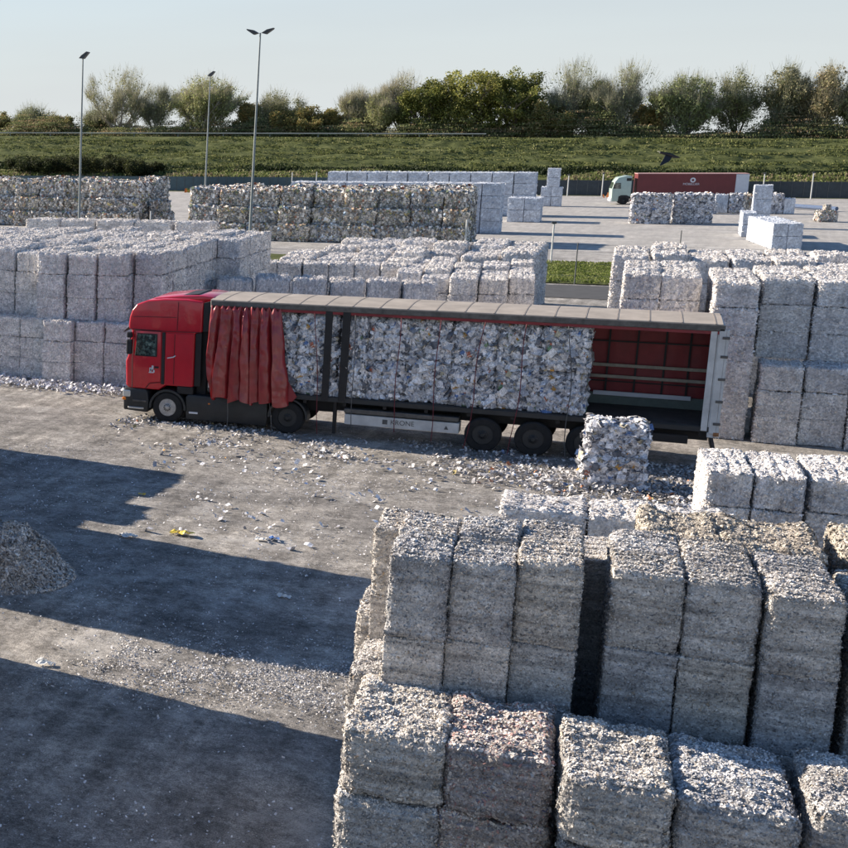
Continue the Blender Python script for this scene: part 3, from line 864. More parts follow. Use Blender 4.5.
VAR = {}   # kind -> list of (mesh, w, d, h)
VKW = {}
def variants(key, n, w, d, h, **kw):
    VKW[key] = ((w, d, h), kw)
    VAR[key] = [(bale_mesh('bale_' + key, w, d, h, seed=hash_(key) + 17 * i, **kw), w, d, h) for i in range(n)]
def hash_(s):
    return sum(ord(c) * (i + 3) for i, c in enumerate(s)) * 7
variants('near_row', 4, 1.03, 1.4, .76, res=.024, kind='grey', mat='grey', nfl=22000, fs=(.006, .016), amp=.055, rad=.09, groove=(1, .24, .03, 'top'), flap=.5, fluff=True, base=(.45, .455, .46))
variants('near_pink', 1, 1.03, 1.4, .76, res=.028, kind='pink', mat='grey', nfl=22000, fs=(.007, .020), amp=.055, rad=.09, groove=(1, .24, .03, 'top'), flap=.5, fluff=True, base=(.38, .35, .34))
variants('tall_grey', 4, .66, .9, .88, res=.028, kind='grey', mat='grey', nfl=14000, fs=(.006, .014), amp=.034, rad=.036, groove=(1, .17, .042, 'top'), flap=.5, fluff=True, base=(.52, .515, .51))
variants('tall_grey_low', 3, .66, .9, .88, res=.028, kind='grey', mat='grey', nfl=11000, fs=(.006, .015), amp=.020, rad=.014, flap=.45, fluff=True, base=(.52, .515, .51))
variants('mid_grey_low', 5, 1.1, 1.4, .77, res=.055, kind='mid', mat='mid', nfl=3600, fs=(.015, .034), amp=.022, rad=.014, groove=(0, .27, .016, 'all'), flap=.4)
variants('tall_brown', 2, 1.0, .95, .8, res=.03, kind='brown', mat='brown', nfl=14000, fs=(.006, .017), amp=.045, rad=.08, groove=(1, .16, .026, 'top'), flap=.5)
variants('mid_grey', 5, 1.1, 1.4, .77, res=.055, kind='mid', mat='mid', nfl=5200, fs=(.012, .028), amp=.045, rad=.06, groove=(0, .27, .022, 'all'), flap=.4)
variants('mid_long', 4, 1.3, 1.9, .77, res=.07, kind='mid', mat='mid', nfl=6000, fs=(.013, .032), amp=.05, rad=.09, groove=(0, .3, .02, 'all'), flap=.4)
variants('mixed', 4, 1.2, 1.1, 1.2, res=.07, kind='mixed', mat='mixed', nfl=2600, fs=(.04, .13), amp=.06, rad=.10, flap=.5, sidef=1, base=(.55, .56, .58), asp=(.8, 2.0))
variants('loose', 2, 1.4, 1.1, .92, res=.05, kind='mixed', mat='mixed', nfl=2600, fs=(.04, .13), amp=.06, rad=.08, flap=.6, sidef=1, base=(.50, .50, .52), asp=(.7, 1.8))
variants('colour', 4, 2.4, 1.6, 1.3, res=.14, kind='colour', mat='colour', nfl=3600, fs=(.06, .16), amp=.08, rad=.13, flap=.6, base=(.38, .37, .36), asp=(.8, 2.0))
variants('white', 3, 1.5, 1.5, 1.07, res=.15, kind='white', mat='white', nfl=120, fs=(.04, .09), amp=.02, rad=.045, groove=(0, .5, .012, 'none'), flap=.15)

brnd = random.Random(5)
ALLB = []
LABELS = {}
def bale(key, x, y, z, w, d, h, rz, label, group, name='paper_bale', jit=.012, cat='paper bale', full=False):
    me, W, D, Hh = brnd.choice(VAR[key])
    fam = 'waste_bale' if key in ('mixed', 'colour', 'loose') else ('block_bale' if key == 'white' else 'paper_bale')
    o = bpy.data.objects.new(fam, me)
    cat = {'waste_bale': 'waste paper bale', 'block_bale': 'block bale', 'paper_bale': 'paper bale'}[fam]
    C.objects.link(o)
    ALLB.append((o, key, fam))
    flip = brnd.random() < .5
    o.location = (x, y, z)
    o.rotation_euler = (0, 0, rz + (math.pi if flip else 0) + brnd.uniform(-jit, jit))
    o.scale = (w / W, d / D, h / Hh)
    tag(o, label, cat, group)
    LABELS[label] = LABELS.get(label, 0) + 1
    if len(label.split()) > 16: print('LONG', label)
    return o

def od(n):
    return ['', 'first', 'second', 'third', 'fourth', 'fifth', 'sixth', 'seventh', 'eighth', 'ninth', 'tenth', 'eleventh', 'twelfth', 'thirteenth'][n]

def stack(key, kd, desc, group, x0, widths, y0, depths, tiers, rz=0, org=None, gap=.015, yoff=None, z0=0, left=True, right=True, topkey=None, jit=.012, yj=.05, hj=.0, skip=None, c0=1, tstep=0):
    """rows of columns of bales; only bales whose faces can be seen are placed"""
    cr, sr = math.cos(rz), math.sin(rz)
    ox, oy = org or (x0, y0)
    nc, nr, ntt = len(widths), len(depths), len(tiers)
    x = x0
    for ci, w in enumerate(widths):
        y = y0 + (yoff[ci] if yoff else 0)
        y += brnd.uniform(-yj, yj)
        for ri, d in enumerate(depths):
            z = z0
            for ti, h in enumerate(tiers):
                top = ti == ntt - 1
                vis = top or ri == 0 or (left and ci == 0) or (right and ci == nc - 1)
                if yoff and ri and ((ci + 1 < nc and yoff[ci + 1] - yoff[ci] > .6) ): vis = True
                if skip and skip(ci, ri, ti): vis = False
                if vis:
                    px, py = x + w / 2 + (brnd.uniform(-.12, .12) if tstep else 0), y + d / 2 - tstep * (ntt - 1 - ti) * (ri == 0) + (brnd.uniform(-.1, .1) if tstep else 0)
                    wx = ox + (px - ox) * cr - (py - oy) * sr; wy = oy + (px - ox) * sr + (py - oy) * cr
                    layer = 'top' if top else ('bottom' if ti == 0 else od(ti + 1)) 
                    row = '' if nr == 1 else (' front row,' if ri == 0 else ' %s row,' % od(ri + 1))
                    lb = '%s bale, %s%s%s layer, %s' % (kd, od(ci + c0) + ' from left,' if nc > 1 else '', row + ' ', layer, desc)
                    lb = lb.replace(',  ', ', ').replace('  ', ' ')
                    k = (topkey if (topkey and top and ri > 0) else (key if top or key + '_low' not in VAR else key + '_low'))
                    hh = h + (brnd.uniform(-hj, hj) if top else 0)
                    bale(k, wx, wy, z, w - gap, d - gap, hh + (.004 if not top else 0), rz, lb, group, jit=jit)
                z += h
            y += d + brnd.uniform(0, .04)
        x += w + brnd.uniform(0, .02)

G = 'grey shredded paper bales stacked in the yard'
# --- foreground near row (top at 3 m)
NR = R(2.5)
def nearbale(key, x0, x1, yf, d, ztop, nt, kd, desc):
    w = x1 - x0
    h = .76
    for t in range(nt):
        z = ztop - (t + 1) * h
        lb = '%s bale, %s, %s' % (kd, ['top one', 'second down', 'third down', 'bottom one'][t], desc)
        bale(key, (x0 + x1) / 2 + brnd.uniform(-.01, .01), yf + d / 2 + brnd.uniform(-.03, .03) * (t > 0), max(z, 0), w - .02, d, h - .01, NR, lb, 'nearest row of bales along the bottom')
nearbale('near_row', 10.34, 11.36, -27.72, 1.75, 3.02, 4, 'grey shredded', 'leftmost column of the nearest row')
nearbale('near_pink', 11.36, 12.36, -27.66, 1.5, 3.0, 4, 'pink flecked', 'second column of the nearest row')
nearbale('near_row', 12.44, 13.42, -27.85, 1.55, 3.03, 4, 'grey speckled', 'third column of the nearest row')
nearbale('near_row', 13.42, 14.44, -27.72, 1.55, 2.93, 4, 'lumpy grey', 'fourth column of the nearest row, centre right')
nearbale('near_row', 14.50, 15.50, -27.55, 1.5, 3.0, 4, 'grey', 'rightmost column of the nearest row, at the picture edge')
nearbale('near_row', 15.52, 16.50, -27.5, 1.5, 3.0, 4, 'grey', 'column past the right end of the nearest row')
# second depth row behind the left column
bale('near_row', 10.62, -25.35, 0, .9, 1.2, .76, NR, 'low grey bale tucked behind the left end of the nearest row, bottom', 'nearest row of bales along the bottom')
for t in range(1, 4):
    bale('near_row', 10.55, -25.45, t * .75, .85, 1.3, .75, NR, 'grey bale against the left side of the tall three column stack, %s layer' % ['', 'second', 'third', 'upper'][t], 'nearest row of bales along the bottom')

# --- three column stack
stack('tall_grey', 'dark grey', 'tall stack left of the gap', 'tall foreground stacks', 10.54, [.63, .65, .65], -26.25, [.95, .9], [.9, .88, .88, .88, .96], rz=NR, yoff=[0, .12, .32], left=True, right=True, yj=.04, hj=.03, gap=.006)
# columns behind it, stepping left
stack('tall_grey', 'tan grey', 'slim column behind tall left stack', 'tall foreground stacks', 10.16, [.75], -24.9, [.95], [.9, .88, .88, .88, .88], rz=NR)
stack('tall_grey', 'sunlit tan', 'lowest column left of the tall stack', 'tall foreground stacks', 9.86, [.75], -23.9, [1.2], [.75, .75, .75, .72], rz=NR)

# --- second stack right of the gap
stack('tall_grey', 'blue grey', 'tall stack right of the gap', 'tall foreground stacks', 12.74, [.70, .68], -25.62, [.9, .8], [.9, .88, .88, .88, .88], rz=NR, yj=.05, hj=.02)
stack('tall_grey', 'blue grey', 'single column right of tall pair', 'tall foreground stacks', 14.18, [.68], -25.68, [.85, .8], [.9, .88, .88, .88, .86], rz=NR)
stack('tall_grey', 'shadowed grey', 'columns at right edge', 'tall foreground stacks', 14.98, [.85, .85], -25.55, [.85, .9], [.9, .88, .88, .88, .7], rz=NR)
# brown tops behind
stack('tall_brown', 'brown', 'brown stack behind the tall grey ones', 'brown bales behind the tall stacks', 13.02, [.82], -23.85, [1.35], [.9, .9, .9, .9, .82], rz=NR)
stack('tall_brown', 'light brown', 'brown column second behind tall stacks', 'brown bales behind the tall stacks', 13.80, [1.05], -23.85, [1.4], [.9, .9, .9, .9, .80], rz=NR)
stack('tall_brown', 'tan', 'tan stack at the right picture edge', 'brown bales behind the tall stacks', 15.0, [1.1], -23.6, [1.4], [.9, .9, .9, .9, .84], rz=NR)
stack('tall_grey', 'dull grey', 'ledge between two tall stacks', 'brown bales behind the tall stacks', 12.22, [.62], -24.2, [1.1], [.9, .9, .9, .9, .5], rz=NR)

# --- low rows between the tall stacks and the lorry
stack('mid_grey', 'pale grey', 'low row left of the sunlit block', 'low bale rows in the middle', 10.84, [1.46, 1.1, 1.1], -14.75, [1.35], [.75, .75, .75], rz=NR)
stack('mid_grey', 'bright grey', 'sunlit block near trailer doors', 'low bale rows in the middle', 14.28, [.86, .88], -10.05, [2.3], [.75, .75, .75], rz=NR, yj=.02)
stack('mid_grey', 'bright grey', 'block at right edge', 'low bale rows in the middle', 16.1, [1.0, 1.1, 1.1], -9.7, [2.3], [.75, .75, .74], rz=NR)

# --- stack left behind the lorry cab
yo = [-.25, .1, .45, .25, -.1, .05, .2, .35, .1, .0, 1.2, 2.6, 4.6, 7.0]
gl = 'grey bales stacked behind the cab'
wl = [1.12] * 10
stack('mid_grey', 'grey', 'lower left stack', gl, -13.1, [1.12, 1.10, 1.12, 1.14, 1.13, 1.1, 1.12, 1.12, 1.1, 1.1], 5.35, [1.4], [.77, .76, .76], yoff=[.1, .0, .3, .05, .3, .2, -.25, .05, .15, .3], left=False)
stack('mid_grey', 'grey', 'upper left stack', gl, -13.6, [1.12, 1.10, 1.12, 1.14, 1.13, 1.1, 1.12, 1.12, 1.1, 1.1], 5.75, [1.5, 1.7, 1.7, 1.8, 1.8, 1.8, 1.8], [.82, .82, .81], z0=2.29, yoff=[.2, 0, .4, .1, .45, .4, -.15, .0, .1, .9], topkey='mid_long', left=False, right=True, hj=.10, gap=.07, jit=.025)
stack('mid_grey', 'grey', 'stepped end of left stack', gl, -2.42, [1.0], 14.0, [1.7, 1.8, 1.8], [.8, .78, .78, .8, .8, .76], left=False, hj=.04)
stack('mid_grey', 'grey', 'lower end of left stack', gl, -3.5, [1.15], 8.3, [1.7, 1.8, 1.8, 1.8, 1.8], [.77, .76, .76], left=False)
for k, (x, y, w, d) in enumerate([(-12.2, 19.9, 1.7, 1.3), (-10.5, 20.1, 1.8, 1.3), (-8.7, 20.0, 1.8, 1.3), (-6.9, 20.2, 1.8, 1.3), (-5.0, 20.1, 1.7, 1.3)]):
    bale('mid_long', x, y, 4.3, w - .05, d, .72, 0, 'grey bale, %s from left, raised line at the back of the left stack' % od(k + 1), gl)

# --- stack on the right behind the trailer
gr = 'grey bales stacked behind the trailer doors'
stack('mid_grey', 'grey', 'tall right stack', gr, 12.35, [1.03, 1.08], 6.3, [1.5, 1.6, 1.6], [.77, .77, .77, .77, .77, .77], topkey='mid_long', hj=.03, right=False)
stack('mid_grey', 'pale grey', 'full height column behind trailer doors', gr, 14.75, [1.15], 4.9, [1.5, 1.6, 1.5], [.78, .77, .77, .77, .77, .77], topkey='mid_long', hj=.02)
stack('mid_grey', 'blue grey', 'upper right stack', gr, 16.0, [1.32, 1.35, 1.3], 6.1, [1.5, 1.7, 1.5], [.79, .78, .78], z0=2.3, topkey='mid_long', left=True, right=False, yoff=[.1, -.05, .1], hj=.03, gap=.04)
stack('mid_grey', 'grey', 'lower right stack', gr, 16.08, [1.1, 1.12, 1.12, 1.1], 4.75, [1.4], [.77, .76, .76], yoff=[0, .1, -.05, .1], right=False, gap=.035)
stack('mid_grey', 'grey', 'rear right stack', gr, 11.9, [1.2, 1.2, 1.2, 1.2, 1.25, 1.2, 1.2, 1.2], 13.2, [1.6, 1.9, 1.9], [1.0, .9, .9, .9, .88], topkey='mid_long', right=False, hj=.14, gap=.08, jit=.03)
bale('mid_grey', 11.6, 8.2, 0, 1.0, 1.2, .76, 0, 'small low grey bale at the left foot of the tall right stack', gr)

# --- stacks in the middle distance behind the trailer roof
gm = 'grey bales in the low stacks behind the trailer roof'
stack('mid_long', 'grey', 'first row above trailer roof', gm, -1.9, [1.45, 1.4, 1.4, 1.35, 1.3, 1.35], 12.2, [1.4], [1.0, 1.0, 1.32], hj=.05, left=True, yj=.06, rz=R(12), gap=.12)
stack('mid_grey', 'grey', 'block of the middle stack', gm, -2.6, [1.05, 1.1, 1.1, 1.1, 1.1, 1.1], 20.9, [1.6], [.8, .8, .8, .8], left=True, yj=.1, right=False, rz=R(8))
stack('mid_grey', 'bluish', 'right block of middle stack', gm, 3.9, [1.05, 1.1, 1.1, 1.1, 1.0], 18.0, [1.6, 2.0, 2.0, 2.0], [.8, .8, .8, .75], topkey='mid_long', yoff=[1.2, .3, 0, .5, .9], yj=.15, hj=.12, rz=R(4), gap=.05, jit=.03)
stack('mid_long', 'grey', 'second row of the middle stack', gm, -2.2, [1.6, 1.5, 1.6, 1.5], 24.2, [1.9, 2.0], [1.05, 1.05, 1.15], hj=.18, yj=.35, right=False, gap=.12, jit=.05)
stack('mid_long', 'grey', 'rear rows of the middle stack', gm, -1.2, [1.6, 1.5, 1.7, 1.6, 1.7, 1.7], 29.5, [2.0, 2.0, 2.0, 2.0], [1.05, 1.05, 1.1], hj=.2, yj=.35, gap=.12, jit=.05)
# --- mixed coloured bales in the distance
gc = 'rough mixed colour bales in the distance'
stack('colour', 'mixed colour', 'long low stack centre left', gc, -21.2, [2.5, 2.5, 2.6, 2.5, 2.6, 2.5, 2.5, 2.4, 1.9], 74.5, [1.9, 2.2, 2.2], [1.35, 1.35, 1.45], yj=.25, hj=.15, gap=.14, jit=.04, tstep=.45)
stack('colour', 'mixed colour', 'big stack at the left edge', gc, -46.7, [2.6, 2.5, 2.5, 2.6, 2.5, 2.5, 2.5], 84.5, [2.0, 2.4, 2.4, 2.4], [1.35, 1.35, 1.5], yj=.3, hj=.15, gap=.14, jit=.04, tstep=.45)
bale('colour', -27.7, 87.5, 0, 2.0, 1.8, 1.3, .1, 'mixed colour bale at the foot of the right end, lower, left edge stack', gc)
bale('colour', -27.9, 87.6, 1.3, 1.7, 1.7, 1.1, .15, 'mixed colour bale at the right end, upper, left edge stack', gc)

# --- far clean white and grey block bales
gw = 'square white block bales in the far yard'
stack('white', 'white', 'nearer long block row', gw, -15.8, [1.62] * 8 + [1.6] * 3, 88.0, [1.5, 1.5], [1.07, 1.07, 1.07, 1.07], left=True, yj=.06, gap=.05, skip=lambda c, r, t: c < 8 and t < 3, jit=.004)
stack('white', 'white', 'rearmost long block row', gw, -17.6, [2.05] * 10, 114.0, [1.6, 1.6], [1.1, 1.1, 1.1, 1.1], left=True, yj=.06, gap=.06, skip=lambda c, r, t: c < 7 and t < 2, jit=.004)
stack('white', 'pale', 'block left of stepped column', gw, 1.3, [1.45, 1.45], 104.5, [1.6, 1.6], [1.15, 1.15], yj=.02)
stack('white', 'pale grey', 'stepped column, base', gw, 2.35, [1.1, 1.1], 134.0, [1.6], [1.1, 1.1], yj=.02)
stack('white', 'pale grey', 'stepped column, tower', gw, 2.9, [1.3], 134.0, [1.5], [1.05, 1.05], z0=2.2, yj=.02)
# sunlit white block on the right
stack('white', 'bright white', 'sunlit white block on right', gw, 21.3, [.95, .95], 78.6, [1.5, 1.5, 1.5, 1.5, 1.5, 1.5], [.95, .95], yj=.02, gap=.01, jit=.003, rz=R(7))
stack('white', 'bright white', 'short row left of white block', gw, 20.0, [1.0], 91.0, [1.4, 1.4, 1.4], [1.0, .95], yj=.02)
stack('white', 'white', 'narrow tower behind white block', gw, 21.3, [1.4], 103.0, [1.4], [1.25, 1.25, 1.25], yj=.02)
gp = 'loose bales lying in the far yard'
for k, (x, y, w, h, key, lb) in enumerate([
        (12.6, 106.5, 1.55, 1.4, 'mixed', 'blue white mixed bale, left pair, in front of the far lorry, left'),
        (14.2, 106.7, 1.55, 1.4, 'mixed', 'blue white mixed bale, left pair, in front of the far lorry, right'),
        (16.1, 108.0, 1.5, 1.4, 'mixed', 'mixed bale, right pair, in front of the far trailer, left'),
        (17.65, 108.1, 1.5, 1.4, 'mixed', 'mixed bale, right pair, in front of the far trailer, right')]):
    for t in range(2):
        bale(key, x, y, t * 1.35, w, 1.5, 1.35, 0, lb + (' upper' if t else ' lower'), gp)
bale('mixed', 18.7, 124.5, 0, 1.2, 1.3, 1.25, .1, 'small brownish bale right of the paired mixed bales', gp)
for x, w, h, key, lb in [(19.9, 1.15, 1.9, 'white', 'narrow white bale under the rear of the far trailer, leftmost'), (21.2, 1.2, 1.85, 'mixed', 'mixed grey bale behind the narrow white one in the far yard'), (22.35, 1.1, 1.8, 'colour', 'brownish bale left of the white tower in the far yard'), (24.7, 1.2, 1.9, 'mixed', 'grey bale right of the white tower in the far yard'), (25.85, .95, 1.6, 'white', 'small white bale right of the grey one in the far yard')]:
    bale(key, x, 126.5, 0, w, 1.3, h, 0, lb, gp)
bale('colour', 27.9, 114.2, 0, 1.5, 1.2, 1.0, .2, 'small lone mixed bale standing by the blue pipe', gp)
bale('colour', 27.9, 114.2, 1.0, .5, .5, .55, .4, 'small lump of waste on top of the lone mixed bale', gp)
MB().tube([(24.5, 139.5, .35), (30.5, 132, .3)], .22, n=8).build('pipe', M['pipe'], None, label='long blue pipe lying on the ground by the far fence', cat='pipe')

# --- stacks left of the frame whose shadows lie across the yard
gs = 'grey bales in the stacks at the left side of the yard'
stack('mid_long', 'grey', 'stack left of the yard', gs, -5.0, [1.5, 1.5], -17.4, [1.8, 1.8, 1.8], [1.15, 1.15, 1.15, 1.15, .65], yj=.1, left=True)
stack('mid_long', 'grey', 'near stack left of the picture', gs, -2.0, [1.5, 1.5, 1.5], -31.0, [2.1, 2.1, 2.1, 2.1, 2.1], [1.15, 1.15, 1.15, 1.05], yj=.1)
stack('mid_long', 'grey', 'loose stack left of the picture', gs, -9.6, [1.5, 1.4], -11.6, [1.9, 1.9, 1.9, .9], [1.05, 1.05, 1.0, 1.0], yj=.3, hj=.35)
stack('mid_long', 'grey', 'low loose stack left of the picture', gs, -6.6, [1.2], -10.6, [1.9, 1.9, 1.5], [1.05, 1.05, 1.3], yj=.3, hj=.5)

# single bale by the trailer
bale('loose', 12.58, -2.6, 0.0, 1.34, 1.1, .87, .04, 'white mixed paper bale on the ground by the trailer, underneath another', 'bales just unloaded beside the trailer')
bale('loose', 12.60, -2.55, .85, 1.27, 1.05, .82, .1, 'white mixed paper bale by the trailer, set on top of another', 'bales just unloaded beside the trailer')

# ------------------------------------------------------------------ lorry
T = empty('articulated_lorry', (0, 0, 0), 0, 'red articulated lorry with open curtain trailer loaded with white paper bales', 'lorry')
# wheels
def wheel(par, x, y, z=.49, r=.49, w=.3, side=-1, rimmat='wheel', hub=True):
    t = MB().lathe([(r * .58, 0.0), (r * .92, 0.0), (r, .04), (r, w - .04), (r * .92, w), (r * .58, w), (r * .58, 0.0)], (x, y, z), n=36, cap=False).build('tyre', M['tyre'], par, smooth=True)
    yy = y + (0.01 if side < 0 else w - .01)
    s = 1 if side < 0 else -1
    mb = MB()
    mb.lathe([(r * .60, 0), (r * .56, .0), (r * .52, .06 * s), (r * .30, .09 * s), (r * .26, -.02 * s), (r * .12, -.04 * s), (r * .10, -.05 * s)], (x, yy, z), n=28)
    mb.build('rim', M[rimmat], t, smooth=True)
    if not hub: return t
    mb = MB()
    for k in range(10):
        a = k * math.pi / 5
        mb.cyl((x + math.cos(a) * r * .20, yy - .03 * s, z + math.sin(a) * r * .20), .018, .018, .05, 'Y', 6)
        mb.cyl((x + math.cos(a + .3) * r * .42, yy + .065 * s, z + math.sin(a + .3) * r * .42), .042, .042, .03, 'Y', 8)
    mb.build('wheel_nuts', M['black'], t)
    return t
for x, rm in ((0, 'wheel'), (3.75, 'dark'), (9.24, 'dark'), (10.55, 'dark'), (11.86, 'dark')):
    wheel(T, x, 0.0, side=-1, rimmat=rm)
    wheel(T, x, 2.2, side=1, rimmat=rm)
# cab
prof = [(-1.30, 1.02), (-1.40, 1.10), (-1.43, 1.90), (-1.36, 2.06), (-1.24, 2.88), (-1.36, 2.95), (-1.36, 3.06), (-1.33, 3.32), (-1.26, 3.53), (-1.10, 3.73), (-.75, 3.87), (-.2, 3.93), (.5, 3.95), (1.02, 3.89), (1.02, 2.94), (.79, 2.90), (.79, 1.18), (-.1, 1.18), (-.3, 1.02)]
MB().prism(prof, .04, 2.46, .055, 3).build('cab_body', M['red'], T, smooth=True)
cb = MB()
cb.prism([(-.75, 3.86), (-.55, 3.93), (.2, 4.02), (.9, 4.06), (1.30, 4.02), (1.30, 3.9), (.9, 3.7), (-.5, 3.7)], .30, 2.2, .05, 2)
cb.build('roof_deflector', M['red'], T, smooth=True)
MB().prism([(-.25, 3.94), (.0, 3.99), (.75, 4.09), (.78, 4.05), (-.1, 3.9)], .5, 1.9, .01).build('roof_hatch', M['black'], T)
# side air deflector behind cab
MB().prism([(.80, 1.22), (1.0, 1.22), (1.0, 2.92), (.80, 2.88)], .10, .16, .01).build('side_deflector', M['black'], T)
MB().prism([(1.03, 2.96), (1.22, 2.98), (1.32, 3.95), (1.03, 3.86)], .08, .14, .01).build('side_deflector', M['black'], T)
MB().box(.8, 1.15, .3, 2.3, .9, 3.6, .03).build('cab_rear_wall', M['black'], T)
# door
dr = MB().prism([(-1.16, 1.08), (-1.17, 2.04), (-1.10, 2.89), (-.28, 2.89), (-.26, 1.30), (-.62, 1.24), (-.74, 1.06)], .005, .06, .012).build('door', M['red'], T, smooth=True)
MB().prism([(-1.09, 2.10), (-1.03, 2.80), (-.40, 2.80), (-.40, 2.10)], -.006, .02, .004).build('window', M['glass'], dr)
fr = MB()
for a, b_ in (((-1.09, 2.10), (-1.03, 2.80)), ((-1.03, 2.80), (-.40, 2.80)), ((-.40, 2.80), (-.40, 2.10)), ((-.40, 2.10), (-1.09, 2.10))):
    fr.tube([(a[0], -.008, a[1]), (b_[0], -.008, b_[1])], .018, n=6)
fr.build('window_frame', M['black'], dr)
MB().box(-.46, -.32, -.03, .02, 1.72, 1.78, .012).build('handle', M['black'], dr)
eg = MB()
for k, (x, z, w, h) in enumerate([(-.62, 1.60, .07, .13), (-.55, 1.66, .06, .14), (-.50, 1.58, .05, .08), (-.64, 1.56, .16, .03)]):
    eg.box(x, x + w, -.004, .008, z, z + h, .002)
eg.build('emblem', M['fwhite'], dr)
eg = MB()
for (x, z, w, h) in [(-.59, 1.62, .03, .08), (-.52, 1.63, .02, .06)]:
    eg.box(x, x + w, -.010, -.005, z, z + h)
eg.build('emblem_detail', M['black'], dr)
MB().prism([(-.24, 1.22), (-.24, 2.88), (-.14, 2.88), (-.14, 1.22)], .012, .05, .004).build('door_pillar', M['black'], T)
sp_ = MB().prism([(-.12, 1.22), (-.12, 2.86), (.76, 2.86), (.76, 1.22)], .02, .05, .008).build('sleeper_panel', M['red'], T)
MB().prism([(.16, 1.24), (.16, 2.84), (.175, 2.84), (.175, 1.24)], .012, .03).build('panel_seam', M['black'], sp_)
MB().tube([(-.05, .01, 2.07), (.15, -.03, 2.12), (.22, -.03, 2.17)], .018).build('grab_handle', M['fwhite'], sp_)
sd = MB()
sd.prism([(-1.34, 2.92), (-.1, 2.90), (1.0, 2.93), (1.0, 2.95), (-.1, 2.92), (-1.34, 2.94)], .012, .05)
sd.prism([(-1.22, 3.32), (.20, 3.36), (.20, 3.375), (-1.22, 3.335)], .022, .05)
sd.prism([(.22, 2.95), (.235, 2.95), (.255, 3.86), (.24, 3.86)], .022, .05)
sd.build('roof_seam', simple('dark_red_seam', (0.12, 0.004, 0.01), .5), T)
MB().prism([(-1.372, 2.10), (-1.255, 2.84), (-1.27, 2.85), (-1.39, 2.10)], .2, 2.3, .004).build('windscreen', M['glass'], T)
MB().prism([(-1.58, 2.78), (-1.36, 2.98), (-1.34, 3.03), (-1.52, 2.86)], .18, 2.32, .008).build('sun_visor', M['black'], T)
# mirrors
for y in (-.16, 2.56):
    m_ = MB().box(-1.32, -1.16, y - .09, y + .09, 2.15, 2.62, .03, 2).build('mirror', M['black'], T)
    MB().tube([(-1.24, y, 2.6), (-1.22, .05 if y < 0 else 2.45, 2.75)], .018).build('mirror_arm', M['black'], m_)
# bumper, arch, skirts
MB().prism([(-1.46, .30), (-1.48, .92), (-1.42, 1.04), (-.72, 1.02), (-.66, .9), (-.62, .62), (-.66, .26)], .02, 2.48, .05, 2).build('bumper', M['dark'], T, smooth=True)
MB().prism([(-1.44, 1.08), (-1.46, 1.9), (-1.42, 1.9), (-1.40, 1.08)], .35, 2.15, .01).build('grille', M['black'], T)
for y0 in (.06, 2.14):
    h_ = MB().box(-1.50, -1.22, y0 - .05, y0 + .35, .72, .96, .04, 2).build('headlight', M['lens'], T)
    MB().box(-1.50, -1.38, y0 - .055 if y0 < 1 else y0 + .3, y0 + .05 if y0 < 1 else y0 + .36, .62, .71, .015).build('indicator', M['orange'], h_)
MB().box(-1.30, -.78, -.005, .03, .36, .42, .01).build('step', M['alu'], T)
ar = MB()
n = 14
pts = []
for k in range(n + 1):
    a = math.pi * (1.02 - 1.04 * k / n)
    pts.append((math.cos(a) * .60, .47 + math.sin(a) * .60))
pin = [(math.cos(math.pi * (1.02 - 1.04 * k / n)) * .53, .47 + math.sin(math.pi * (1.02 - 1.04 * k / n)) * .53) for k in range(n + 1)]
for k in range(n):
    ar.prism([pts[k], pts[k + 1], pin[k + 1], pin[k]], -.02, .40)
ar.build('wheel_arch', M['dark'], T)
a2 = MB()
for k in range(n):
    for xc in (3.75,):
        a2.prism([(xc + pts[k][0], pts[k][1] + .03), (xc + pts[k + 1][0], pts[k + 1][1] + .03), (xc + pin[k + 1][0], pin[k + 1][1] + .05), (xc + pin[k][0], pin[k][1] + .05)], -.02, .40)
a2.build('mudguard', M['dark'], T)
MB().box(.28, .80, .03, 2.47, .95, 1.20, .02).build('cab_sill', M['black'], T)
dg_ = MB()
for a, b_ in (((-1.18, 1.05), (-1.19, 2.05)), ((-1.19, 2.05), (-1.12, 2.91)), ((-1.12, 2.91), (-.26, 2.91)), ((-.74, 1.04), (-.60, 1.22)), ((-.60, 1.22), (-.25, 1.28))):
    dg_.tube([(a[0], .004, a[1]), (b_[0], .004, b_[1])], .011, n=4)
dg_.build('door_gap_seal', M['black'], dr)
MB().box(-1.36, -1.20, -.12, .02, 2.66, 2.84, .03, 2).build('wide_angle_mirror', M['black'], T)
MB().box(-1.15, -.70, -.004, .03, .60, .66, .01).build('upper_step', M['steel'], T)
MB().tube([(.88, .5, 1.0), (.88, .5, 3.3)], .06, n=10).build('exhaust_stack', M['steel'], T)
hz_ = MB()
for k_ in range(3):
    hz_.tube([(1.02 + .05 * k_, .9 + .2 * k_, 1.9), (1.3, .9 + .2 * k_, 1.3), (1.26 + .03 * k_, 1.0 + .2 * k_, 1.75)], .016, n=5)
hz_.build('air_hoses', M['strapred'], T)
sk = MB().prism([(.60, .17), (.58, .88), (.66, .96), (3.12, .92), (3.14, .40), (3.10, .17)], .0, .6, .03, 2).build('side_skirt', M['dark'], T, smooth=True)
MB().box(.70, .98, -.012, .01, .36, .42, .005).build('reflector', M['fwhite'], sk)
MB().box(1.30, 1.36, -.015, .01, .70, .74, .005).build('marker_light', M['orange'], sk)
MB().box(.6, 3.1, 1.85, 2.45, .2, .92, .03).build('fuel_tank', M['steel'], T)
ch = MB()
ch.box(-1.2, 5.0, .85, 1.05, .62, .95); ch.box(-1.2, 5.0, 1.5, 1.7, .62, .95)
ch.box(2.6, 4.9, .8, 1.75, .95, 1.05)
for x in (0, 3.75):
    ch.cyl((x, 1.25, .49), .09, .09, 2.1, 'Y', 10)
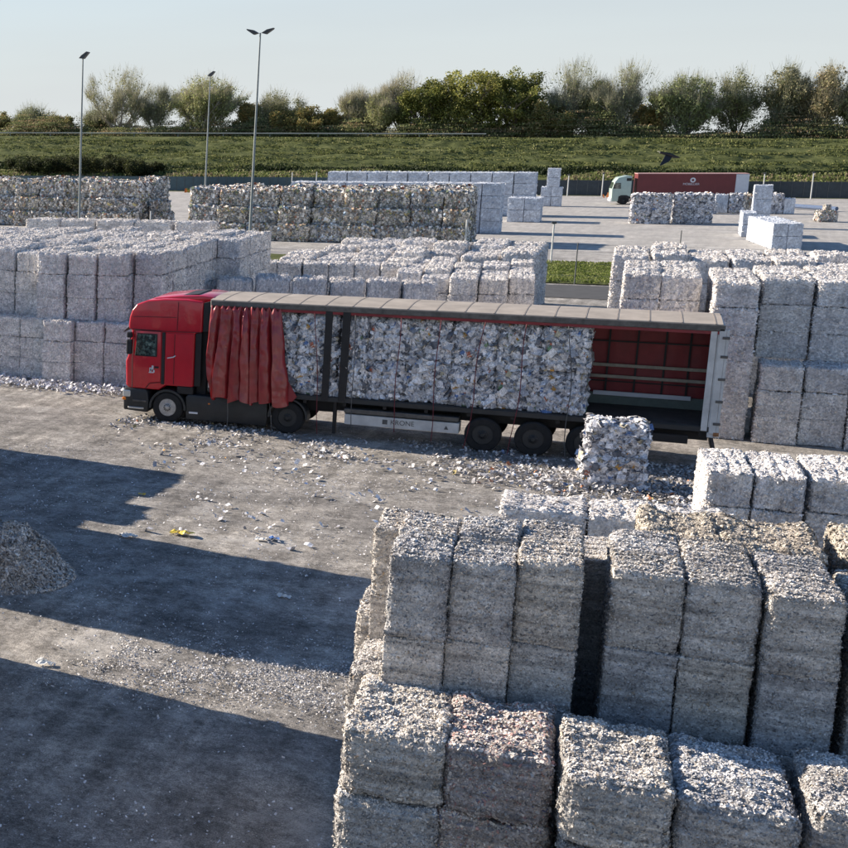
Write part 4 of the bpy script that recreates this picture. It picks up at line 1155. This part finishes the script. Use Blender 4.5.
ch.build('chassis', M['black'], T)

# trailer
X0, X1 = 1.28, 14.88
tf = MB()
tf.box(X0, X1, .03, 2.52, 1.10, 1.22)
tf.box(X0 + 2.0, X1 - .1, .75, .90, .72, 1.10); tf.box(X0 + 2.0, X1 - .1, 1.65, 1.80, .72, 1.10)
for k in range(12):
    x = X0 + .6 + k * 1.15
    tf.box(x, x + .1, .08, 2.47, .98, 1.10)
for x in (9.24, 10.55, 11.86):
    tf.cyl((x, 1.25, .49), .09, .09, 2.1, 'Y', 10)
    tf.box(x - .3, x + .3, .72, .95, .50, .72)
tf.build('trailer_chassis', M['black'], T)
MB().box(X0 + .02, X1 - .02, .06, 2.49, 1.223, 1.243).build('load_floor', simple('worn_plywood_floor', (.05, .045, .042), .8, var=.5, scale=3), T)
MB().box(X0, X1, -.005, .03, 1.09, 1.235, .008).build('side_rail', M['dark'], T)
# roof
rf = MB()
rf.prism([(.0, 3.94), (.02, 3.985), (.6, 4.015), (1.27, 4.03), (1.95, 4.015), (2.53, 3.985), (2.55, 3.94)], X0 - .02, X1 - .06, axis='X')
roof = rf.build('trailer_roof', M['roof'], T)
rb = MB()
for k in range(18):
    x = X0 + .35 + k * .765
    rb.prism([(.01, 3.992), (.6, 4.022), (1.27, 4.037), (1.95, 4.022), (2.54, 3.992), (2.54, 3.98), (.01, 3.98)], x, x + .035, axis='X')
rb.build('roof_seams', M['rib'], roof)
rr = MB()
rr.box(X0, X1, -.03, .05, 3.80, 3.965, .015)
rr.box(X0, X1, 2.50, 2.58, 3.80, 3.965, .015)
rr.build('roof_rail', M['steel'], T)
MB().box(X0 + .1, X1 - .1, -.005, .04, 3.72, 3.798).build('curtain_track', M['red_dark'], T)
MB().box(X0 + .8, X0 + 1.9, -.036, -.031, 3.84, 3.93).build('rail_marking', M['strapgrey'], T)
# headboard
MB().box(X0 - .02, X0 + .06, .02, 2.53, 1.12, 3.94, .02).build('headboard', M['alu'], T)
# rear frame and doors
rfm = MB()
rfm.box(X1 - .16, X1, 2.43, 2.55, 1.1, 3.94, .01); rfm.box(X1 - .16, X1, .0, .05, 1.1, 3.94, .01)
rfm.box(X1 - .16, X1, .0, 2.55, 3.70, 3.94, .01); rfm.box(X1 - .16, X1, .0, 2.55, .95, 1.2, .01)
rear = rfm.build('rear_frame', M['panelwhite'], T)
MB().box(X1 - .03, X1 + .02, .05, 2.5, 1.2, 3.70, .01).build('rear_door', M['panelwhite'], T)
pd = MB()
pd.box(X1 - .32, X1 - .17, -.01, .035, 1.12, 3.80, .008); pd.box(X1 - .13, X1 + .03, -.03, .0, 1.06, 3.86, .008)
pd.box(X1 + .035, X1 + .10, -.02, .04, 1.06, 3.86, .008)
pillar = pd.build('rear_pillar', M['panelwhite'], T)
hn = MB()
for z in (1.3, 1.9, 2.5, 3.1, 3.6):
    hn.box(X1 - .05, X1 + .12, -.05, -.028, z, z + .07, .006)
hn.build('hinges', M['steel'], pillar)
MB().box(X1 - .02, X1 + .11, -.035, .03, 1.0, 1.10).build('corner_bracket', M['rust'], pillar)
MB().box(X1 - .02, X1 + .08, .1, 2.45, .50, .62, .01).build('rear_underrun_bar', M['black'], T)
# far side curtain (red) with posts
fc = []
nx_, nz_ = 300, 20
A, B = np.meshgrid(np.linspace(X0 + .05, X1 - .15, nx_), np.linspace(1.15, 3.9, nz_), indexing='ij')
Pc = np.stack([A.ravel(), 2.50 + .012 * np.sin(A.ravel() * 9) + .02 * vn(np.stack([A.ravel(), B.ravel(), A.ravel() * 0], 1), 2, 3), B.ravel()], 1)
i = np.arange(A.size).reshape(A.shape)
link('far_curtain', mesh_np('far_curtain', Pc, np.stack([i[:-1, :-1].ravel(), i[1:, :-1].ravel(), i[1:, 1:].ravel(), i[:-1, 1:].ravel()], 1), mats=(M['red_dark'],), smooth=True), T)
cp = MB()
for x in (12.20, 12.92, 13.62, 14.22): cp.box(x - .025, x + .025, 2.44, 2.46, 1.24, 3.9)
cp.box(X0, X1 - .2, 2.43, 2.45, 3.04, 3.08); cp.box(X0, X1 - .2, 2.43, 2.45, 1.88, 1.91)
cp.build('curtain_webbing', M['black'], T)
for z in (2.36, 2.03):
    MB().box(11.6, 14.66, 2.38, 2.42, z - .035, z + .055, .005).build('side_slat', M['slat'], T)
sl = MB().box(11.9, 14.35, 2.30, 2.36, 1.50, 1.62, .005).build('white_slat', M['fwhite'], T)
MB().box(11.6, 14.7, 2.36, 2.425, 1.243, 1.56, .005).build('kick_board', simple('greenish_board', (.13, .16, .14), .7), T)
# stanchions on the near side
for x, w, dx in ((4.72, .20, 0), (5.20, .22, .02)):
    MB().prism([(x, 1.12), (x + w, 1.12), (x + w + dx, 3.82), (x + dx, 3.82)], -.02, .06, .01).build('stanchion', M['black'], T)
MB().prism([(4.95, 1.15), (5.2, 1.15), (5.2, 3.8), (4.92, 3.8)], .25, .28).build('stanchion_strap', M['black'], T)
# bunched curtain
def curtain():
    n, mz = 260, 46
    s = np.linspace(0, 1, n); t = np.linspace(0, 1, mz)
    Sg, Tt = np.meshgrid(s, t, indexing='ij')
    top = 1.30 + 2.12 * Sg
    bot = 1.42 + 2.28 * Sg
    # folds are crooked: they lean and change width
    Sb = Sg + .09 * Tt * (1 - Sg) * (1 + .5 * np.sin(Sg * 9))
    ph2 = Sb * 7.2 * 2 * math.pi + 1.1 * np.sin(Sb * 10 + 1.0)
    amp = .05 + .30 * np.clip(Tt * 1.8, 0, 1) ** .7
    X = top + (bot - top) * Tt + .10 * np.cos(ph2) * np.clip(Tt * 1.5, 0, 1)
    Y = -.05 - amp * (.8 + .2 * np.sin(Sg * 17)) * np.abs(np.sin(ph2 / 2)) ** .6 - .03 * Tt
    zb = .93 + .05 * np.sin(Sg * 19) + .06 * np.sin(Sb * 31)
    Z = 3.83 + (zb - 3.83) * Tt
    # pleats at the very top drawn up to the rollers
    Z = Z + .06 * np.cos(Sg * 12 * 2 * math.pi) * (1 - Tt) ** 6 - .05 * (1 - Tt) ** 6
    P = np.stack([X.ravel(), Y.ravel(), Z.ravel()], 1)
    P[:, 1] += .018 * vn(P, 9, 77) + .05 * vn(P * [1, 1, .5], 2.6, 78)
    P[:, 0] += .035 * vn(P * [1, 1, .8], 2.2, 79)
    i = np.arange(n * mz).reshape(n, mz)
    q = np.stack([i[:-1, :-1].ravel(), i[:-1, 1:].ravel(), i[1:, 1:].ravel(), i[1:, :-1].ravel()], 1)
    return mesh_np('curtain', P, q, mats=(M['red_dull'],), smooth=True)
cu = link('bunched_curtain', curtain(), T)
MB().prism([(3.45, .98), (3.62, 1.85), (4.02, 1.18), (3.9, 1.02)], -.10, -.07, .01).build('curtain_flap', M['red_dark'], cu)
# hanging straps
def strap(x0, z0, x1, z1, mat, y=-.10, sag=.05):
    pts = []
    for k in range(9):
        t = k / 8
        pts.append((x0 + (x1 - x0) * t + sag * math.sin(t * 7 + x0), y - .03 * math.sin(t * 5 + x0), z0 + (z1 - z0) * t))
    MB().tube(pts, .012, n=4).build('hanging_strap', M[mat], T)
for a in [(5.60, 3.75, 5.65, .25, 'strapgrey', .02), (6.85, 3.75, 6.83, .36, 'strapred', .03), (7.91, 3.75, 7.87, .20, 'strapred', .03), (9.09, 3.75, 8.79, .08, 'strapred', .05), (10.19, 3.75, 9.98, .03, 'strapred', .05), (11.26, 3.75, 11.43, .09, 'strapgrey', .06), (4.45, 3.75, 4.70, .10, 'strapred', .03), (1.96, .98, 1.98, .06, 'strapgrey', .0), (3.22, 1.02, 3.36, .06, 'strapgrey', .0)]:
    strap(a[0], a[1], a[2], a[3], a[4], sag=a[5], y=-.13 if a[1] > 1.1 else -.2)
# pallet box under the trailer
bx = MB().box(5.42, 8.60, .02, .55, .45, .76, .015).build('pallet_box', M['panelwhite'], T)
MB().box(5.40, 8.58, .0, .6, .80, .93, .01).build('pallet_box_lid', M['steel'], bx)
def text(s, size, loc, rot, mat, parent, ext=.002, name='lettering'):
    cu_ = bpy.data.curves.new(name, 'FONT'); cu_.body = s; cu_.size = size; cu_.extrude = ext
    o = bpy.data.objects.new('tmp', cu_); C.objects.link(o)
    dg = bpy.context.evaluated_depsgraph_get()
    me = bpy.data.meshes.new_from_object(o.evaluated_get(dg))
    bpy.data.objects.remove(o)
    me.materials.clear(); me.materials.append(mat)
    t = link(name, me, parent); t.location = loc; t.rotation_euler = rot
    return t
text('KRONE', .20, (6.72, .012, .56), (R(90), 0, 0), M['strapgrey'], bx)
eb = MB(); eb.box(6.50, 6.64, .008, .018, .55, .69, .004); eb.build('logo', M['strapgrey'], bx)
tr = MB().prism([(8.20, .55), (8.32, .55), (8.26, .66)], .008, .018).build('warning_triangle', M['strapgrey'], bx)
MB().box(5.05, 5.15, .15, .3, .1, 1.1, .01).build('landing_leg', M['black'], T)
MB().box(5.05, 5.15, 2.2, 2.35, .1, 1.1, .01).build('landing_leg', M['black'], T)
MB().box(12.5, 14.3, .05, .10, .72, .95, .01).build('rear_side_guard', M['black'], T)
MB().box(12.75, 12.83, .0, .04, .50, .80, .005).build('number_plate_light', M['fwhite'], T)

# load: two tiers of bales
gt = 'paper bales loaded in the lorry trailer'
xb = [1.50 + 0, 2.70, 3.90, 5.12, 5.96, 7.10, 8.28, 9.44, 10.60]
wb = [1.18, 1.18, 1.18, .82, 1.13, 1.16, 1.14, 1.14, 1.12]
for k, (x, w) in enumerate(zip(xb, wb)):
    for t in range(2):
        for rr_ in range(2 if k in (0, 8) else 1):
            bale('mixed', x + w / 2, .74 + brnd.uniform(-.05, .06) + rr_ * 1.14, 1.245 + t * 1.20, w - .035, 1.12, 1.175 + .02 * t, 0, 'mixed paper bale in the trailer, %s from the cab, %s layer%s' % (od(k + 1), 'upper' if t else 'lower', ', far side' if rr_ else ''), gt, jit=.01)

# ------------------------------------------------------------------ far lorry
FT = empty('articulated_lorry', (10.75, 140.7, 0.0), R(9), 'distant lorry with pale green cab and maroon box trailer', 'lorry')
for x in (0, 3.6, 8.6, 9.9, 11.2):
    wheel(FT, x, 0.0, rimmat='dark', hub=False); wheel(FT, x, 2.2, side=1, rimmat='dark', hub=False)
MB().prism([(-1.35, .35), (-1.4, 1.9), (-1.15, 2.8), (-.8, 3.3), (.2, 3.55), (.75, 3.5), (.75, 1.0), (.55, .9), (.5, .35)], .04, 2.46, .08, 3).build('cab_body', M['lightgreen'], FT, smooth=True)
MB().prism([(-1.41, 1.95), (-1.20, 2.70), (-1.17, 2.69), (-1.38, 1.94)], .2, 2.3).build('windscreen', M['glass'], FT)
MB().prism([(-1.22, 1.95), (-1.05, 2.65), (-.45, 2.65), (-.40, 1.95)], .02, .045).build('side_window', M['glass'], FT)
MB().prism([(-.65, .3), (-.6, 1.0), (-.3, 1.15), (.3, 1.15), (.6, 1.0), (.65, .3)], .01, .04).build('wheel_arch', M['black'], FT)
MB().box(-1.46, -1.3, .1, 2.4, .35, .8, .03).build('bumper', M['fwhite'], FT)
MB().box(-1.25, -1.1, -.15, .0, 1.95, 2.5, .02).build('mirror', M['black'], FT)
MB().box(.15, .7, .012, .045, 2.9, 3.25, .01).build('roof_vent', M['black'], FT)
MB().box(.75, 13.2, .3, 2.2, .7, 1.05).build('chassis', M['black'], FT)
MB().box(.75, 3.0, .02, .5, .35, .95, .03).build('fuel_tank', M['steel'], FT)
tb = MB().box(1.35, 12.0, .0, 2.5, 1.05, 3.75, .02).build('trailer_box', M['ftrailer'], FT)
MB().box(12.0, 13.4, .002, 2.49, 1.05, 3.74, .02).build('rear_panel', M['fwhite'], FT)
MB().box(1.3, 13.4, -.01, 2.51, 3.752, 3.83, .01).build('trailer_roof', simple('pink_white_roof_edge', (.5, .3, .28), .6), FT)
MB().cyl((7.4, -.006, 3.02), .30, .30, .01, 'Y', 24).build('emblem', M['fwhite'], tb)
MB().cyl((7.4, -.014, 3.02), .14, .14, .01, 'Y', 16).build('emblem_centre', M['ftrailer'], tb)
text('MÖBELLIER', .36, (6.35, -.006, 2.42), (R(90), 0, 0), M['fwhite'], tb)

FT.scale = (.93, .93, .93)
# ------------------------------------------------------------------ litter
def scraps(name, P, smin, smax, kind, label, lift=.02, flat=1.6, cat='paper litter'):
    n = len(P)
    cols, wts = PAL[kind]
    nrm = rng.normal(0, 1, (n, 3)) * [1, 1, .5] + [0, 0, flat]
    s = smin + (smax - smin) * rng.random(n) ** 2.2
    V, Fq, k = quads(P + np.stack([s * 0, s * 0, s * .3 + lift], 1), nrm, rng.normal(0, 1, (n, 3)), s, s * rng.uniform(.8, 2.0, n), bend=.4)
    col = np.repeat(np.clip(pal(n, cols, wts), .02, .88), k, 0)
    return link(name, mesh_np(name, V, Fq, col=col, mats=(M['mixed'],)), label=label, cat=cat, kind='stuff')
N = 13000
x = rng.uniform(-1.5, 17.5, N); y = -1.5 + rng.normal(0, .8, N) + .9 * vn(np.stack([x, x * 0, x * 0], 1), .5, 3) + np.clip((x - 5) * -.03, -.5, .3)
y = np.where(rng.random(N) < .5, rng.uniform(-1.3, .7, N), y)
P = np.stack([x, y, np.zeros(N)], 1)
P = P[vn(P, .8, 12) + vn(P, 2.5, 13) * .5 + .25 + np.clip((x - 2) * .03, 0, .3) > rng.uniform(-.3, .9, N)]
scraps('litter', P, .012, .085, 'litter', 'white paper litter strewn along the ground beside the lorry')
N = 3800   # heap at the rear by the single bale
x = rng.normal(12.6, 1.7, N); y = rng.normal(-2.9, .75, N)
d = np.exp(-((x - 12.6) / 2.4) ** 2 - ((y + 2.8) / 1.0) ** 2)
P = np.stack([x, y, d * .22 * rng.random(N)], 1)
scraps('litter_heap', P, .02, .10, 'litter', 'heap of loose waste paper around the bale by the trailer')
N = 2600
x = rng.uniform(-13, -1.0, N); y = 4.3 + rng.normal(0, .45, N) - .2 * np.sin(x)
scraps('litter_ridge', np.stack([x, y, .12 * rng.random(N)], 1), .03, .13, 'mid', 'ridge of grey shreds at the foot of the left stack')
N = 70000
x = rng.uniform(-5, 18, N); y = rng.uniform(-30, 1, N)
P = np.stack([x, y, x * 0], 1)
q_ = vn(P, .35, 51) * .8 + vn(P, 1.6, 52) * .6
P = P[q_ > rng.uniform(-.5, 1.3, N)]
scraps('paper_scraps', P, .006, .034, 'mid', 'small paper scraps scattered over the yard', lift=.004, flat=2.5)
N = 42000   # denser fluff in front of the tall stacks
x = rng.uniform(4, 11, N); y = -19.4 + rng.normal(0, .9, N) + .15 * (x - 7)
P = np.stack([x, y, x * 0], 1); P = P[vn(P, 1.1, 71) * .6 + vn(P, 3.5, 72) * .6 + (x - 6) * .12 > rng.uniform(-.3, .9, N)]
scraps('shred_patch', P, .006, .028, 'grey', 'pale patch of shreds on the ground left of the tall stack', lift=.006)
N = 900
P = np.stack([rng.uniform(1, 12, N), rng.uniform(-12, -2, N), np.zeros(N)], 1)
P = P[vn(P, .6, 81) > .0]
scraps('loose_sheets', P, .03, .13, 'mixed', 'loose paper sheets lying on the open yard', lift=.008, flat=2.5)
N = 5000
P = np.stack([rng.uniform(10.5, 17, N), rng.uniform(-9, -3.2, N), np.zeros(N)], 1)
P = P[vn(P, .9, 91) > rng.uniform(-.5, .6, len(P))]
scraps('yard_shreds', P, .02, .08, 'mid', 'shreds between the low rows and the lorry')

# crumpled sheets one can pick out
def sheet(x, y, s, mat, lb, seed, name='crumpled_sheet'):
    n = 14
    A, B = np.meshgrid(np.linspace(-.5, .5, n), np.linspace(-.5, .5, n), indexing='ij')
    P = np.stack([A.ravel() * s * 1.5, B.ravel() * s * .7, A.ravel() * 0], 1)
    P[:, 2] = .02 + np.abs(vn(P, 3.2 / s, seed)) * s * .35
    P[:, :2] += np.stack([vn(P, 2.5 / s, seed + 1), vn(P, 2.5 / s, seed + 2)], 1) * s * .15
    i = np.arange(n * n).reshape(n, n)
    link(name, mesh_np(name, P, np.stack([i[:-1, :-1].ravel(), i[1:, :-1].ravel(), i[1:, 1:].ravel(), i[:-1, 1:].ravel()], 1), mats=(mat,)), None, (x, y, 0), label=lb, cat='rubbish')
sheet(4.05, -11.85, .36, M['yellow'], 'crumpled yellow sheet on the ground at the shadow edge', 1)
sheet(6.0, -11.3, .17, M['bluesheet'], 'crumpled blue scrap on the ground right of the yellow sheet', 2)
sheet(5.75, -11.5, .2, M['whitesheet'], 'crumpled white sheet beside the blue scrap', 3)
sheet(2.1, -8.9, .14, M['yellow'], 'small yellowish scrap left of the big yellow sheet', 4)
sheet(3.0, -12.6, .25, M['whitesheet'], 'crumpled pale sheet in the shadow left of the yellow sheet', 5)
sheet(4.2, -20.6, .22, M['whitesheet'], 'crumpled pale sheet in the shadow near the left edge', 6)
sheet(9.25, -17.7, .2, M['whitesheet'], 'white scrap at the left foot of the tall stack', 7)
sheet(7.1, -15.2, .18, M['whitesheet'], 'small white scrap in the broad shadow', 8)

# heap of shreds at the left edge
def heap(x, y, rx, ry, h, lb):
    n = 90
    A, B = np.meshgrid(np.linspace(-1, 1, n), np.linspace(-1, 1, n), indexing='ij')
    r = np.sqrt(A ** 2 + B ** 2)
    P = np.stack([A.ravel() * rx, B.ravel() * ry, A.ravel() * 0], 1)
    prof = np.clip(1 - r ** 2.2, -.05, 1).ravel() ** 1 
    P[:, 2] = h * np.clip(prof, -.1, 1) + (.26 * vn(P, 1.6, 5) + .10 * vn(P, 5, 6)) * np.clip(prof * 3, 0, 1) - .03
    i = np.arange(n * n).reshape(n, n)
    q = np.stack([i[:-1, :-1].ravel(), i[1:, :-1].ravel(), i[1:, 1:].ravel(), i[:-1, 1:].ravel()], 1)
    col = np.full((n * n, 3), .34)
    N = 26000
    a = rng.uniform(0, 2 * math.pi, N); rr = np.sqrt(rng.random(N)) * 1.08
    Q = np.stack([np.cos(a) * rr * rx, np.sin(a) * rr * ry, rr * 0], 1)
    pr = np.clip(1 - rr ** 2.2, 0, 1)
    Q[:, 2] = h * pr + (.26 * vn(Q, 1.6, 5) + .10 * vn(Q, 5, 6)) * np.clip(pr * 3, 0, 1) + .01
    nr = np.stack([np.cos(a), np.sin(a), rr * 0 + .8], 1) + rng.normal(0, .9, (N, 3))
    s = rng.uniform(.012, .045, N)
    V, Fq, k = quads(Q, nr, rng.normal(0, 1, (N, 3)), s, s * rng.uniform(1, 4, N), bend=.5)
    cc = np.repeat(np.clip(pal(N, *PAL['brown']) * .7 + pal(N, *PAL['grey']) * .5, .03, .85), k, 0)
    me = mesh_np('shred_heap', np.concatenate([P, V]), np.concatenate([q, Fq + len(P)]), col=np.concatenate([col, cc]), mats=(M['grey'],))
    link('shred_heap', me, None, (x, y, 0), label=lb, cat='heap')
heap(1.2, -16.2, 1.65, 1.45, .82, 'grey brown heap of shreds lying in shadow at the left edge')

# crow over the levee
cr = MB()
cr.tube([(-.55, 0, -.02), (-.3, 0, 0), (0, 0, .02), (.3, 0, .0), (.5, 0, .04), (.62, 0, .05)], [.09, .10, .14, .12, .07, .02], n=8)
crow = cr.build('crow', M['crow'], None, loc=(15.0, 148, 5.5), label='black crow flying low in front of the levee', cat='bird')
for s in (-1, 1):
    w_ = MB()
    w_.prism([(.2, 0), (.1, s * .5), (-.35, s * 1.15), (-.42, s * 1.1), (-.28, s * .5), (-.2, 0)] if s > 0 else [(-.2, 0), (-.28, s * .5), (-.42, s * 1.1), (-.35, s * 1.15), (.1, s * .5), (.2, 0)], 0, .03, axis='Z')
    o = w_.build('wing', M['crow'], crow); o.rotation_euler = (R(-28 * s if s > 0 else 25), 0, 0)
crow.rotation_euler = (R(35), R(18), R(20)); crow.scale = (2.0, 1.5, 1.6)

# ------------------------------------------------------------------ which bales show; the rest become one mass
bpy.context.view_layer.update()
dg = bpy.context.evaluated_depsgraph_get()
hits = {}
NG = 300
org = cam.matrix_world.translation
for iy in range(NG):
    for ix in range(NG):
        u_ = ((ix + .5) / NG - .5 + cam_d.shift_x) * 36 / cam_d.lens
        v_ = (.5 - (iy + .5) / NG + cam_d.shift_y) * 36 / cam_d.lens
        d_ = (fw + rt * u_ + up * v_).normalized()
        ok, loc, nn_, fi_, ob, mt = sc.ray_cast(dg, org, d_, distance=400)
        if ok: hits[ob.name] = hits.get(ob.name, 0) + 1
LO = {}
def lo_mesh(key):
    if key not in LO:
        a = dict(VKW[key][1]); w, d, h = VKW[key][0]
        a['res'] = max(.16, a['res'] * 2.2); a['nfl'] = 260 if key == 'colour' else 160; a['fs'] = (max(a['fs'][0], .02), max(a['fs'][1], .05)); a['flap'] = .25
        me = bale_mesh('lo', w, d, h, seed=900, **a)
        n = len(me.vertices); co = np.empty(n * 3, np.float32); me.vertices.foreach_get('co', co)
        cl = np.empty(n * 4, np.float32); me.color_attributes['tone'].data.foreach_get('color', cl)
        nq = len(me.polygons); vi = np.empty(len(me.loops), np.int32); me.loops.foreach_get('vertex_index', vi)
        LO[key] = (co.reshape(-1, 3), cl.reshape(-1, 4)[:, :3], vi.reshape(-1, 4), a['mat'], w, d, h)
    return LO[key]
mass = {}
cnt = {}
for fam in ('paper_bale', 'waste_bale', 'block_bale'):
    L = [(hits.get(o.name, 0), o, k) for o, k, f_ in ALLB if f_ == fam]
    L.sort(key=lambda t: -t[0])
    cnt[fam] = (len(L), sum(1 for t in L if t[0] > 0))
    for n_, (hc, o, k) in enumerate(L):
        if hc > 0 and n_ < 296: continue
        V, cl, Fq, mt, w, d, h = lo_mesh(k)
        s0 = o.data
        W0 = [v for v in VAR[k] if v[0] == s0][0]
        mw = np.array(o.matrix_world)
        P = V * (np.array([W0[1] / w, W0[2] / d, W0[3] / h]))
        P = P @ mw[:3, :3].T + mw[:3, 3]
        mass.setdefault(fam, []).append((P, cl, Fq, mt))
        LABELS.pop(o['label'], None)
        bpy.data.objects.remove(o)
MN = {'paper_bale': ('bale_mass', 'further grey paper bales making up the insides and backs of the stacks'),
      'waste_bale': ('waste_bale_mass', 'further mixed colour bales inside and behind the rough stacks'),
      'block_bale': ('block_bale_mass', 'further white block bales inside and behind the far stacks')}
for fam, L in mass.items():
    ms = sorted({t[3] for t in L}); off = 0; Vs = []; Cs = []; Fs = []; mi = []
    for P, cl, Fq, mt in L:
        Vs.append(P); Cs.append(cl); Fs.append(Fq + off); off += len(P); mi.append(np.full(len(Fq), ms.index(mt)))
    me = mesh_np(MN[fam][0], np.concatenate(Vs), np.concatenate(Fs), col=np.concatenate(Cs), mats=[M[m__] for m__ in ms], mi=np.concatenate(mi))
    link(MN[fam][0], me, label=MN[fam][1], cat='bales', kind='stuff')
dups = [k for k, v in LABELS.items() if v > 1]
print('bales', cnt, 'dup labels', dups[:10], 'maxwords', max(len(k.split()) for k in LABELS), [k for k in LABELS if len(k.split()) > 16][:5])
